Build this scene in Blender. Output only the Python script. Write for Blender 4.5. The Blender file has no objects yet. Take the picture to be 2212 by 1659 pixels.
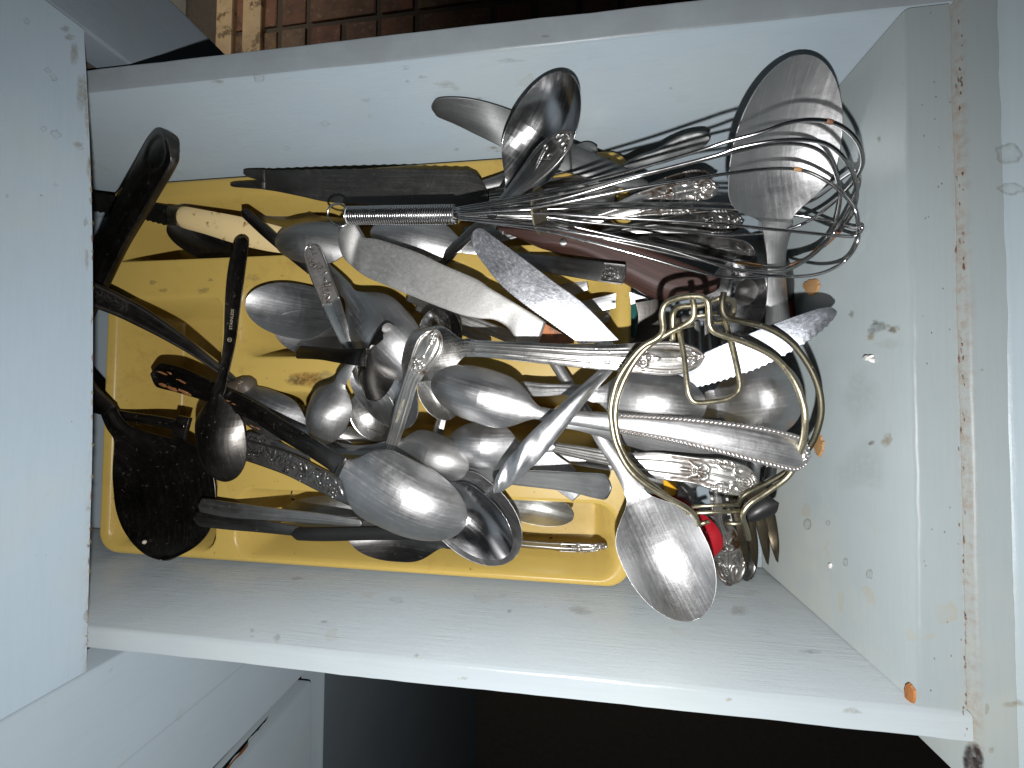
import bpy, math, random
import numpy as np
from mathutils import Vector
random.seed(7); RNG = np.random.RandomState(7)
SC = bpy.context.scene; COL = SC.collection

# ------------------------------------------------------------------ camera
H = 0.285                                   # lens height above the drawer floor (m)
CU, CV, F = 1106.0, 829.5, 909.0            # calibration of the photograph (2212 x 1659 measure)
_up = -np.array([126.0, 29.0, F]); _up /= np.linalg.norm(_up)
_x = np.array([6542.0, 28.0, -909.0]); _x -= _up * (_x @ _up); _x /= np.linalg.norm(_x)
MW = np.stack([_x, np.cross(_up, _x), _up])
CAMP = np.array([0, 0, H])
cam = bpy.data.cameras.new('camera'); camo = bpy.data.objects.new('camera', cam); COL.objects.link(camo)
cam.sensor_width = 36; cam.lens = 36 * F / 2212; cam.clip_start = 0.005; cam.clip_end = 50
from mathutils import Matrix
R = np.stack([MW[:, 0], -MW[:, 1], -MW[:, 2]], axis=1)
camo.matrix_world = Matrix([list(R[i]) + [CAMP[i]] for i in range(3)] + [[0, 0, 0, 1]])
SC.camera = camo
# ------------------------------------------------------------------ light: phone flash beside the lens, faint room
w = bpy.data.worlds.new('World'); SC.world = w; w.use_nodes = True
w.node_tree.nodes['Background'].inputs[0].default_value = (0.80, 0.90, 1.0, 1)
w.node_tree.nodes['Background'].inputs[1].default_value = 0.014
def lamp(name, kind, loc, target, energy, **k):
    L = bpy.data.lights.new(name, kind); o = bpy.data.objects.new(name, L); COL.objects.link(o)
    o.location = loc; L.energy = energy
    o.rotation_euler = (Vector(target) - Vector(loc)).to_track_quat('-Z', 'Y').to_euler()
    for a, b in k.items(): setattr(L, a, b)
    return o
lamp('phone_flash', 'SPOT', (0.003, -0.044, 0.289), (-0.03, -0.095, 0.0), 3.65, spot_size=math.radians(173), spot_blend=0.7,
     shadow_soft_size=0.0022, color=(1.0, 0.992, 0.985))
lamp('floor_daylight_fill', 'AREA', (-0.85, 1.10, -0.05), (-0.85, 1.02, -0.69), 0.42, shape='RECTANGLE', size=0.4, size_y=0.25, spread=math.radians(80), color=(1, 0.93, 0.82))  # added fill lamp, hung below drawer height to brighten only the floor bricks
vs = SC.view_settings; vs.view_transform = 'Standard'; vs.look = 'None'; vs.exposure = 0; vs.gamma = 1
cy = SC.cycles; cy.use_denoising = True; cy.sample_clamp_indirect = 4; cy.sample_clamp_direct = 0; cy.blur_glossy = 0.3
cy.max_bounces = 8; cy.diffuse_bounces = 3; cy.glossy_bounces = 5

# ------------------------------------------------------------------ drawer inside, used to keep things between the walls
XI, Y0, Y1, ZT = 0.119, -0.1055, 0.142, 0.12
def ray(u, v):
    return MW @ np.array([(u - CU) / F, (v - CV) / F, 1.0])
def at(u, v, zc):
    """point on the sight line through (u, v) at height zc (cm); leans against a wall rather than pass through it"""
    d = ray(u, v); z = zc / 100
    p = CAMP + d * ((z - H) / d[2])
    m = 0.0025; t = (z - H) / d[2]
    if z < ZT:
        if d[0] > 0: t = min(t, (XI - m) / d[0])
        if d[1] > 0: t = min(t, (Y1 - m) / d[1])
        if d[1] < 0: t = min(t, (Y0 + m) / d[1])
        p = CAMP + d * t
    return p
def down(u, v, zc):                             # straight down the sight line to height zc, walls ignored
    d = ray(u, v); return CAMP + d * ((zc / 100 - H) / d[2])
def pxm(p):                                   # metres per pixel of measure at a point
    return float((p - CAMP) @ MW[:, 2]) / F
def onx(u, v, x):
    d = ray(u, v); return CAMP + d * (x / d[0])

# ------------------------------------------------------------------ object helpers
def props(o, label=None, cat=None, group=None, kind=None):
    if label: o['label'] = label
    if cat: o['category'] = cat
    if group: o['group'] = group
    if kind: o['kind'] = kind
    return o
def thing(name, label, cat, loc, group=None):
    o = bpy.data.objects.new(name, None); COL.objects.link(o); o.location = loc; o.empty_display_size = 0.01
    return props(o, label, cat, group)
def mesh(name, V, Fc, mat, parent=None, smooth=True, uv=None, pat=None, nrm=None, base=None):
    V = np.asarray(V, float)
    org = np.array(parent['_o']) if parent is not None and '_o' in parent.keys() else (np.array(base) if base is not None else np.zeros(3))
    me = bpy.data.meshes.new(name); me.from_pydata((V - org).tolist(), [], Fc)
    me.materials.append(mat)
    if smooth: me.polygons.foreach_set('use_smooth', [True] * len(me.polygons))
    if uv is not None:
        l = me.uv_layers.new(name='UVMap'); vi = np.empty(len(me.loops), int); me.loops.foreach_get('vertex_index', vi)
        l.data.foreach_set('uv', np.asarray(uv)[vi].ravel())
    if pat is not None:
        a = me.attributes.new('patina', 'FLOAT', 'POINT'); a.data.foreach_set('value', np.asarray(pat, float))
    me.update()
    if nrm is not None: me.normals_split_custom_set_from_vertices(np.asarray(nrm).tolist())
    o = bpy.data.objects.new(name, me); COL.objects.link(o)
    if parent is not None: o.parent = parent
    elif base is not None: o.location = base
    return o
def root(name, label, cat, p, group=None):
    o = thing(name, label, cat, [float(c) for c in p], group); o['_o'] = [float(c) for c in p]; return o
def sub(o, par):                               # o becomes a child of mesh par without moving
    o.parent = par; return o
def spl(P, n=24):
    P = np.asarray(P, float)
    if len(P) == 2: return P[0] + (P[1] - P[0]) * np.linspace(0, 1, n)[:, None]
    Q = np.vstack([2 * P[0] - P[1], P, 2 * P[-1] - P[-2]]); out = []
    for i in range(1, len(Q) - 2):
        t = np.linspace(0, 1, n, endpoint=False)[:, None]
        a, b, c, d = Q[i - 1], Q[i], Q[i + 1], Q[i + 2]
        out.append(.5 * (2 * b + (c - a) * t + (2 * a - 5 * b + 4 * c - d) * t ** 2 + (3 * b - a - 3 * c + d) * t ** 3))
    out.append(P[-1:]); return np.vstack(out)
def arclen(c):
    return np.concatenate([[0], np.cumsum(np.linalg.norm(np.diff(c, axis=0), axis=1))])
def norm(a): return a / np.maximum(np.linalg.norm(a, axis=-1, keepdims=True), 1e-12)
def vnormals(V, Fc):
    V = np.asarray(V); q = np.array([f if len(f) == 4 else list(f) + [f[2]] for f in Fc])
    n = np.cross(V[q[:, 2]] - V[q[:, 0]], V[q[:, 3]] - V[q[:, 1]]); N = np.zeros_like(V)
    for k in range(4): np.add.at(N, q[:, k], n)
    return norm(N)
def sheet(c, S, Nn, wd, l, Zf, thick, M, parts, parent, tmode='edge', pat=None, base=None):
    """plate of real thickness around a centre line; parts = [(name, l0, l1, material)]"""
    n = len(c); tt = np.sin(np.linspace(-1, 1, M) * math.pi / 2) if tmode == 'edge' else np.linspace(-1, 1, M)
    LL, TT = np.meshgrid(l, tt, indexing='ij'); WW = np.repeat(wd[:, None], M, 1)
    Z = Zf(LL, TT, WW)
    top = c[:, None] + S[:, None] * (WW * TT)[..., None] + Nn[:, None] * Z[..., None]
    th = thick * (1 - .55 * np.abs(TT) ** 6)
    bot = top - Nn[:, None] * th[..., None]
    V = np.vstack([top.reshape(-1, 3), bot.reshape(-1, 3)]); K = n * M
    uv = np.stack([LL, TT * WW], -1).reshape(-1, 2); uv = np.vstack([uv, uv])
    pv = None
    if pat is not None: p1 = pat(LL, TT, WW).ravel(); pv = np.concatenate([p1, p1])
    I = np.arange(K).reshape(n, M); fcs = []; row = []
    for i in range(n - 1):
        for j in range(M - 1):
            fcs.append((I[i, j], I[i, j + 1], I[i + 1, j + 1], I[i + 1, j])); row.append(i)
            fcs.append((K + I[i, j], K + I[i + 1, j], K + I[i + 1, j + 1], K + I[i, j + 1])); row.append(i)
        fcs.append((I[i, 0], I[i + 1, 0], K + I[i + 1, 0], K + I[i, 0])); row.append(i)
        fcs.append((I[i, M - 1], K + I[i, M - 1], K + I[i + 1, M - 1], I[i + 1, M - 1])); row.append(i)
    for j in range(M - 1):
        fcs.append((I[0, j], K + I[0, j], K + I[0, j + 1], I[0, j + 1])); row.append(0)
        fcs.append((I[n - 1, j], I[n - 1, j + 1], K + I[n - 1, j + 1], K + I[n - 1, j])); row.append(n - 2)
    fcs = [tuple(int(q) for q in f) for f in fcs]
    N = vnormals(V, fcs); row = np.array(row); objs = []
    mid = (l[:-1] + l[1:]) / 2
    for (nm, l0, l1, mt) in parts:
        ok = np.where((mid[row] >= l0) & (mid[row] < l1))[0]
        if not len(ok): objs.append(None); continue
        ff = [fcs[k] for k in ok]; used = np.unique(np.array(ff)); mp = -np.ones(len(V), int); mp[used] = np.arange(len(used))
        objs.append(mesh(nm, V[used], [tuple(int(mp[q]) for q in f) for f in ff], mt, parent, True, uv[used],
                         None if pv is None else pv[used], N[used], base))
    return objs
def frame(c, roll=0.0):
    T = norm(np.gradient(c, axis=0)); S = norm(np.cross(T, [0, 0, 1.0])); N = np.cross(S, T)
    if np.any(roll):
        r = np.radians(np.broadcast_to(roll, (len(c),)))[:, None]; S, N = S * np.cos(r) + N * np.sin(r), N * np.cos(r) - S * np.sin(r)
    return T, S, N
def conv(pts):                                 # (u, v, z, full width px) -> x y z halfwidth
    out = []
    for q in pts:
        p = at(q[0], q[1], q[2]); out.append([*p, q[3] / 2 * pxm(p)])
    return np.array(out)
def endround(l, L, w, r0, r1):
    f = np.ones_like(l)
    if r0: e = np.clip(l / r0, 0, 1); f *= np.sqrt(np.clip(1 - (1 - e) ** 2, 0.02, 1))
    if r1: e = np.clip((L - l) / r1, 0, 1); f *= np.sqrt(np.clip(1 - (1 - e) ** 2, 0.02, 1))
    return w * f
def blur(h, r=3):
    k = np.pad(h, r, mode='edge'); c = np.cumsum(np.cumsum(np.pad(k, ((1, 0), (1, 0))), 0), 1); s = 2 * r + 1
    return (c[s:, s:] - c[:-s, s:] - c[s:, :-s] + c[:-s, :-s]) / s ** 2
def relief(orn, a, b, w):
    z = np.clip(orn.zone(a, b, w), 0, 1) if hasattr(orn, 'zone') else 0.0
    return orn(a, b, w) - .16 * z
def recess(orn, a, b, w):
    h = orn(a, b, w); z = np.clip(orn.zone(a, b, w), 0, 1) if hasattr(orn, 'zone') else 0.0
    return np.clip(1.15 * z - np.clip(h, 0, 1) * 3.4, 0, 1) + .8 * np.clip((blur(h, 3) - h) * 6, 0, 1)
def crown(k): return lambda l, t, w: k * 1e-3 * (1 - t ** 2)
def bar(pts, mat, parent=None, name='handle', thick=1.6, cr=.5, r=(0, 1), orn=None, M=14, res=1.2, roll=0.0, grooves=None, parts=None, base=None, patk=1.0, Zx=None):
    """flat handle or strip along points (u, v, z cm, width px); r = which ends are rounded (in half widths)"""
    D = spl(conv(pts)); L0 = arclen(D[:, :3]); L = L0[-1]
    n = max(10, int(L * 1000 / res)); e = np.linspace(0, 1, n)
    l = L * e
    if r[0]: l = np.unique(np.concatenate([l, np.linspace(0, .004, 7)]))
    if r[1]: l = np.unique(np.concatenate([l, L - np.linspace(0, .004, 7)]))
    C4 = np.stack([np.interp(l, L0, D[:, k]) for k in range(4)], 1); c = C4[:, :3]
    wd = np.maximum(C4[:, 3], .0003)
    wd = endround(l, L, wd, r[0] * C4[0, 3], r[1] * C4[-1, 3])
    T, S, N = frame(c, roll); gr = grooves or []
    def Zf(ll, t, w_):
        z = cr * 1e-3 * (1 - t ** 2)
        for g in gr: z = z - .28e-3 * np.exp(-((t - g) / .09) ** 2)
        if orn: z = z + relief(orn, (L - ll) * 100, t * w_ * 100, w_ * 100) * 1.4e-3
        if Zx: z = z + Zx(ll, t, w_, L)
        return z
    pf = None
    if orn: pf = lambda ll, t, w_: np.clip(recess(orn, (L - ll) * 100, t * w_ * 100, w_ * 100) * patk, 0, 1)
    return sheet(c, S, N, wd, l, Zf, thick * 1e-3, M, [(a, b0 * L - 1e-6, b1 * L + 1e-6, m) for a, b0, b1, m in parts] if parts else [(name, -1, 9, mat)],
                 parent, 'edge' if not orn else 'lin', pf, base)
def ornmask(orn, a): return np.clip((getattr(orn, 'ext', 3.0) - a) * 4, 0, 1)
def egg(x, c=.42, k=1.1):
    x = np.clip(x, 0, 1)
    return np.where(x < c, np.sqrt(np.clip(1 - ((c - x) / c) ** 2, 0, 1)), .5 + .5 * np.cos(math.pi * np.clip((x - c) / (1 - c), 0, 1) ** k))
def spoon(label, tip, neck, W, handle, mat, up=1, dep=7, name='spoon', cat='spoon', group=None, hmat=None, orn=None, roll=0.0, c=.49, k=2.0,
          cr=.6, thick=1.1, grooves=None, hend=1, pt=1.0, M=None, res=1.0, deepc=.45, patk=1.0):
    a, b = at(*tip), at(*neck); sc = (pxm(a) + pxm(b)) / 2
    hp = conv(handle); wn = hp[0][3] if len(hp) else .003
    mid = (a + b) / 2
    P = [[*a, 0], [*(a * .72 + b * .28), 0], [*mid, 0], [*(a * .2 + b * .8), 0], [*b, wn]] + [list(q) for q in hp]
    D = spl(P, 20); L0 = arclen(D[:, :3]); L = L0[-1]; Lb = L0[80]
    Ln = Lb
    l = np.unique(np.concatenate([Lb * (1 - np.cos(np.linspace(0, 1, 22) * math.pi / 2)), np.linspace(Lb * .5, Lb, 16), np.linspace(Lb, L, max(6, int((L - Lb) * 1000 / (res * .35 if orn else 1.6)))),
                                  (L - np.linspace(0, .004, 7)) if hend and L > Lb + .01 else [Lb]]))
    C4 = np.stack([np.interp(l, L0, D[:, q]) for q in range(4)], 1); cc = C4[:, :3]; x = l / Lb
    g = egg(x, c, k); g = np.where(x < c, g ** pt, g); hw = W / 2 * sc
    wd = np.where(x < c, np.maximum(hw * g, hw * .03), wn + (hw - wn) * g)
    hwid = np.maximum(C4[:, 3], .0004)
    wd = np.where(l > Lb, hwid, wd)
    if hend and L > Lb + .01: wd = np.where(l > Lb, endround(l, L, wd, 0, hend * C4[-1, 3]), wd)
    rl = roll if np.isscalar(roll) else np.interp(l / L, *roll)
    T, S, N = frame(cc, rl); gr = grooves or []
    def Zf(ll, t, w_):
        xx = ll / Lb
        dp = np.where(xx < deepc, 1 - ((deepc - xx) / deepc) ** 2, .5 + .5 * np.cos(math.pi * np.clip((xx - deepc) / (1.08 - deepc), 0, 1)))
        z = -up * dep * 1e-3 * dp * (1 - np.abs(t) ** 2.2)
        hf = np.clip((xx - .9) / .25, 0, 1)
        z = z + hf * cr * 1e-3 * (1 - t ** 2)
        for q in gr: z = z - .28e-3 * np.exp(-((t - q) / .09) ** 2) * hf
        if orn: z = z + np.where(xx > 1.05, relief(orn, (L - ll) * 100, t * w_ * 100, w_ * 100), 0) * 1.4e-3
        return z
    pf = None
    if orn: pf = lambda ll, t, w_: np.where(ll > Lb, np.clip(recess(orn, (L - ll) * 100, t * w_ * 100, w_ * 100) * patk, 0, 1), 0)
    r = root(name, label, cat, (a + b) / 2, group)
    sheet(cc, S, N, wd, l, Zf, thick * 1e-3, M or (41 if orn else 19), [('bowl', -1, Lb, mat), ('handle', Lb, 9, hmat or mat)], r, 'edge' if not orn else 'lin', pf)
    return r
def edge(pts): return np.array([at(*q) for q in pts])
def loft(A, B, mat, parent=None, name='blade', thick=1.0, Zx=None, n=60, M=12, serA=None, serB=None, base=None, parts=None):
    """plate between two traced edges"""
    a, b = spl(edge(A)), spl(edge(B)); la, lb = arclen(a), arclen(b); e = np.linspace(0, 1, n)
    a = np.stack([np.interp(e * la[-1], la, a[:, k]) for k in range(3)], 1); b = np.stack([np.interp(e * lb[-1], lb, b[:, k]) for k in range(3)], 1)
    c = (a + b) / 2; S = (b - a) / 2; w_ = np.maximum(np.linalg.norm(S, axis=1), 1e-4); S = S / w_[:, None]
    T = norm(np.gradient(c, axis=0)); N = norm(np.cross(S, T))
    if N[n // 2, 2] < 0: S, N, serA, serB = -S, -N, serB, serA
    l = arclen(c); off = np.zeros(n); ww = w_.copy()
    if serA: s_ = serA[0] * np.abs(np.sin(math.pi * l / serA[1])); ww = ww - s_ / 2; off = off + s_ / 2
    if serB: s_ = serB[0] * np.abs(np.sin(math.pi * l / serB[1])); ww = ww - s_ / 2; off = off - s_ / 2
    c = c + S * off[:, None]
    Zf = (lambda ll, t, w2: Zx(ll / l[-1], t)) if Zx else crown(.25)
    return sheet(c, S, N, ww, l, Zf, thick * 1e-3, M, [(p, f0 * l[-1] - 1e-6, f1 * l[-1] + 1e-6, m) for p, f0, f1, m in parts] if parts else [(name, -1, 9, mat)], parent, 'edge', None, base)
def tube(P, r, mat, name, parent=None, n=10, closed=False, base=None, uvs=True):
    P = np.asarray(P, float); T = norm(np.gradient(P, axis=0)); k = len(P)
    if closed: T = norm(np.roll(P, -1, 0) - np.roll(P, 1, 0))
    u = np.cross(T[0], [0, 0, 1.0]); u = u if np.linalg.norm(u) > 1e-3 else np.array([1.0, 0, 0]); u = norm(u)
    U = []
    for t in T: u = norm(u - t * (u @ t)); U.append(u)
    U = np.array(U); W2 = np.cross(T, U); rr = np.broadcast_to(r, (k,)); a = np.linspace(0, 2 * math.pi, n, endpoint=False)
    V = P[:, None] + (U[:, None] * np.cos(a)[None, :, None] + W2[:, None] * np.sin(a)[None, :, None]) * rr[:, None, None]
    V = V.reshape(-1, 3); Fc = []
    for i in range(k if closed else k - 1):
        for j in range(n):
            i2 = (i + 1) % k; Fc.append((i * n + j, i * n + (j + 1) % n, i2 * n + (j + 1) % n, i2 * n + j))
    if not closed: Fc += [tuple(range(n - 1, -1, -1)), tuple((k - 1) * n + j for j in range(n))]
    L = np.repeat(arclen(P), n); uv = np.stack([L, np.tile(a * .001, k)], 1)
    return mesh(name, V, Fc, mat, parent, True, uv, base=base)
def box(name, x0, x1, y0, y1, z0, z1, mat, parent=None, bev=.001, base=None, jit=0.0, taper=None, seg=2):
    import bmesh
    bm = bmesh.new(); bmesh.ops.create_cube(bm, size=1)
    for v in bm.verts: v.co = ((x0 + x1) / 2 + v.co.x * (x1 - x0), (y0 + y1) / 2 + v.co.y * (y1 - y0), (z0 + z1) / 2 + v.co.z * (z1 - z0))
    if bev: bmesh.ops.bevel(bm, geom=list(bm.edges), offset=bev, segments=seg, profile=.6, affect='EDGES')
    org = np.array(parent['_o']) if parent is not None and '_o' in parent.keys() else (np.array(base) if base is not None else np.zeros(3))
    for v in bm.verts: v.co -= Vector(org)
    me = bpy.data.meshes.new(name); bm.to_mesh(me); bm.free(); me.materials.append(mat)
    for p in me.polygons: p.use_smooth = False
    o = bpy.data.objects.new(name, me); COL.objects.link(o)
    if parent is not None: o.parent = parent
    elif base is not None: o.location = base
    return o
def lathe(P0, P1, prof, mat, name, parent=None, n=20, base=None):
    """round body along P0-P1; prof = [(fraction, radius m)]"""
    P0, P1 = np.array(P0), np.array(P1); f = np.array([q[0] for q in prof]); r = np.array([q[1] for q in prof])
    return tube(P0 + (P1 - P0) * f[:, None], np.maximum(r, 1e-5), mat, name, parent, n, base=base)
def wtext(s, size, p, d, nrm, mat, name, parent):
    """stamped lettering laid on a surface at p, running along d"""
    cu = bpy.data.curves.new('t', 'FONT'); cu.body = s; cu.size = size; cu.align_x = 'CENTER'; cu.align_y = 'CENTER'; cu.resolution_u = 2; cu.extrude = .00004
    t = bpy.data.objects.new('t', cu); COL.objects.link(t); bpy.context.view_layer.update()
    me = bpy.data.meshes.new_from_object(t.evaluated_get(bpy.context.evaluated_depsgraph_get())); bpy.data.objects.remove(t); bpy.data.curves.remove(cu)
    d = norm(np.array(d)); nn = norm(np.array(nrm) - d * (np.array(nrm) @ d)); y = np.cross(nn, d)
    org = np.array(parent['_o']); me.materials.clear(); me.materials.append(mat)
    for v in me.vertices: v.co = Vector(p + d * v.co.x + y * v.co.y + nn * v.co.z - org)
    o = bpy.data.objects.new(name, me); COL.objects.link(o); o.parent = parent; return o

# ------------------------------------------------------------------ materials
def newmat(name):
    m = bpy.data.materials.new(name); m.use_nodes = True; nt = m.node_tree; b = nt.nodes['Principled BSDF']
    return m, nt, b
def nd(nt, t, **k):
    n = nt.nodes.new(t)
    for a, b in k.items(): setattr(n, a, b)
    return n
def noise(nt, vec, scale, detail=4, rough=.6, vs=None):
    n = nd(nt, 'ShaderNodeTexNoise'); n.inputs['Scale'].default_value = scale; n.inputs['Detail'].default_value = detail; n.inputs['Roughness'].default_value = rough
    if vs:
        mp = nd(nt, 'ShaderNodeMapping'); mp.inputs['Scale'].default_value = vs; nt.links.new(vec, mp.inputs['Vector']); vec = mp.outputs[0]
    nt.links.new(vec, n.inputs['Vector']); return n.outputs['Fac']
def ramp(nt, fac, *st):
    r = nd(nt, 'ShaderNodeValToRGB'); nt.links.new(fac, r.inputs[0]); e = r.color_ramp.elements
    while len(e) < len(st): e.new(.5)
    for q, (p, c) in zip(e, st): q.position = p; q.color = (*c, 1) if len(c) == 3 else c
    return r.outputs[0]
def g3(x): return (x, x, x)
def mix(nt, fac, a, b):
    m = nd(nt, 'ShaderNodeMix', data_type='RGBA')
    for s, v in ((0, fac), (6, a), (7, b)):
        if hasattr(v, 'is_linked') or hasattr(v, 'links'): nt.links.new(v, m.inputs[s])
        else: m.inputs[s].default_value = v if s == 0 else (*v, 1)
    return m.outputs[2]
def math_(nt, op, a, b=None):
    m = nd(nt, 'ShaderNodeMath', operation=op)
    for i, v in enumerate((a, b)):
        if v is None: continue
        if isinstance(v, (int, float)): m.inputs[i].default_value = v
        else: nt.links.new(v, m.inputs[i])
    return m.outputs[0]
def bump(nt, b, h, strength, dist=.001):
    n = nd(nt, 'ShaderNodeBump'); n.inputs['Strength'].default_value = strength; n.inputs['Distance'].default_value = dist
    nt.links.new(h, n.inputs['Height']); nt.links.new(n.outputs[0], b.inputs['Normal']); return n
def metal(name, col, r0, r1, scratch=.35, patcol=(.075, .04, .016), spots=0.0, tarn=.25, sdir=(25, 900, 1), bstr=.22, speck=(.25, .12, .05)):
    m, nt, b = newmat(name); uv = nd(nt, 'ShaderNodeTexCoord'); geo = nd(nt, 'ShaderNodeNewGeometry')
    P, UV = geo.outputs['Position'], uv.outputs['UV']
    fine = noise(nt, UV, 1.0, 3, .7, sdir)                       # hairline scratches along the piece
    cross = noise(nt, P, 1.0, 3, .7, (1500, 250, 300))            # and a few across
    blot = noise(nt, P, 55, 5, .65); big = noise(nt, P, 16, 3, .5)
    mid = noise(nt, P, 260, 4, .7)
    rr = math_(nt, 'ADD', math_(nt, 'ADD', math_(nt, 'MULTIPLY', blot, .35), math_(nt, 'MULTIPLY', mid, .25)), math_(nt, 'MULTIPLY', fine, .4))
    ro = nd(nt, 'ShaderNodeMapRange'); nt.links.new(rr, ro.inputs[0]); ro.inputs[1].default_value = .36; ro.inputs[2].default_value = .64; ro.inputs[3].default_value = r0; ro.inputs[4].default_value = r1
    nt.links.new(ro.outputs[0], b.inputs['Roughness'])
    c1 = mix(nt, ramp(nt, big, (.35, g3(0)), (.7, g3(1))), col, tuple(x * (1 - tarn) for x in col))
    sc = ramp(nt, math_(nt, 'ADD', math_(nt, 'MULTIPLY', fine, .7), math_(nt, 'MULTIPLY', mid, .3)), (.52, g3(0)), (.66, g3(1)))
    c2 = mix(nt, math_(nt, 'MULTIPLY', sc, scratch), c1, tuple(min(1, x * 1.45) for x in col))
    sp = ramp(nt, noise(nt, P, 420, 2, .5), (.67, g3(0)), (.74, g3(1)))
    c3 = mix(nt, math_(nt, 'MULTIPLY', sp, spots), c2, speck)
    at_ = nd(nt, 'ShaderNodeAttribute', attribute_name='patina')
    pn = math_(nt, 'MULTIPLY', at_.outputs['Fac'], ramp(nt, noise(nt, P, 150, 3, .6), (.25, g3(.35)), (.6, g3(1))))
    c4 = mix(nt, pn, c3, patcol); nt.links.new(c4, b.inputs['Base Color'])
    nt.links.new(math_(nt, 'SUBTRACT', 1.0, math_(nt, 'MULTIPLY', math_(nt, 'MAXIMUM', pn, math_(nt, 'MULTIPLY', sp, spots)), .85)), b.inputs['Metallic'])
    h = math_(nt, 'ADD', math_(nt, 'MULTIPLY', fine, .28), math_(nt, 'ADD', math_(nt, 'MULTIPLY', cross, .08), math_(nt, 'MULTIPLY', noise(nt, P, 700, 3, .7), .42)))
    bump(nt, b, h, bstr, .0004); return m
STEEL = metal('stainless_steel', (.56, .56, .565), .33, .52, .5, bstr=.35)
STEELB = metal('bright_steel', (.66, .67, .69), .28, .46, .5)
POLISH = metal('polished_steel', (.50, .50, .51), .12, .26, .5, bstr=.08)
DULL = metal('dull_steel', (.42, .42, .415), .40, .58, .25, spots=.25)
DARK = metal('stained_dark_steel', (.22, .215, .21), .30, .5, .5, spots=.5, tarn=.45, speck=(.09, .06, .04))
SILVER = metal('aged_silver_plate', (.60, .595, .57), .28, .46, .4, patcol=(.04, .022, .010))
SILVERB = metal('bright_silver_plate', (.68, .67, .65), .22, .38, .4, patcol=(.055, .027, .011))
SILVERD = metal('dark_silver_plate', (.28, .277, .272), .25, .42, .4, patcol=(.02, .016, .013))
IRON = metal('blackened_iron', (.17, .16, .15), .28, .48, .5, spots=.6, tarn=.5, speck=(.10, .055, .03))
SCUFF = metal('scuffed_blade', (.72, .74, .79), .36, .58, .7, sdir=(420, 900, 1), bstr=.5, tarn=.35, spots=.15, speck=(.5, .5, .55))
CARBON = metal('carbon_steel_blade', (.17, .165, .155), .40, .6, .25, spots=.7, tarn=.5, speck=(.10, .07, .05))
SCUFF2 = metal('scuffed_steak_blade', (.34, .36, .395), .34, .56, .9, sdir=(420, 900, 1), bstr=.5, tarn=.35, spots=.15, speck=(.5, .5, .55))
ALU = metal('cast_aluminium', (.50, .495, .48), .55, .75, .2, spots=.35, tarn=.2, sdir=(300, 500, 1), bstr=.5, speck=(.30, .29, .27))
DARK2 = metal('darkened_steel', (.085, .08, .075), .26, .44, .5, spots=.4, tarn=.45, speck=(.12, .08, .04))  # base darkened in place of dark reflections in the tipped spoon's bowl
MATTE = metal('matte_grey_steel', (.23, .235, .235), .46, .64, .3, spots=.2, bstr=.25)
FORKB = metal('tarnished_fork', (.24, .20, .14), .34, .55, .3, spots=.6, tarn=.4, speck=(.05, .035, .02))
BRASS = metal('brassy_wire', (.46, .42, .30), .30, .5, .3, spots=.55, sdir=(400, 300, 1), bstr=.5, speck=(.26, .15, .06))
WIRE = metal('tinned_wire', (.50, .50, .50), .14, .26, .3, spots=.3, sdir=(60, 60, 1), bstr=.03, speck=(.30, .13, .05))
DIRTYW = metal('grimy_tin', (.40, .35, .26), .45, .7, .2, spots=.8, speck=(.2, .15, .09))

def plain(name, col, rough=.45, var=.12, scale=60, bs=.05, spot=None, bscale=300, spec=.5):
    m, nt, b = newmat(name); P = nd(nt, 'ShaderNodeNewGeometry').outputs['Position']
    c = mix(nt, noise(nt, P, scale, 5, .6), tuple(x * (1 - var) for x in col), tuple(min(1, x * (1 + var)) for x in col))
    if spot: c = mix(nt, ramp(nt, noise(nt, P, spot[1], 6, .7), (spot[2], g3(0)), (spot[2] + .06, g3(1))), c, spot[0])
    nt.links.new(c, b.inputs['Base Color']); b.inputs['Roughness'].default_value = rough; b.inputs['Specular IOR Level'].default_value = spec
    bump(nt, b, noise(nt, P, bscale, 3, .6), bs, .0005); return m
def traymat():
    m, nt, b = newmat('mustard_plastic'); P = nd(nt, 'ShaderNodeNewGeometry').outputs['Position']
    c = mix(nt, noise(nt, P, 18, 4, .6), (.455, .325, .082), (.525, .38, .105))
    grime = math_(nt, 'MULTIPLY', ramp(nt, noise(nt, P, 9, 4, .6), (.50, g3(0)), (.70, g3(1))), ramp(nt, noise(nt, P, 130, 6, .75), (.50, g3(0)), (.66, g3(1))))
    c = mix(nt, math_(nt, 'MULTIPLY', grime, .35), c, (.22, .10, .025))
    c = mix(nt, ramp(nt, noise(nt, P, 330, 3, .5), (.72, g3(0)), (.76, g3(1))), c, (.13, .06, .02))
    nt.links.new(c, b.inputs['Base Color']); b.inputs['Roughness'].default_value = .38; b.inputs['Diffuse Roughness'].default_value = .7
    bump(nt, b, noise(nt, P, 260, 4, .6), .06, .0005); return m
TRAYM = traymat()
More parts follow.
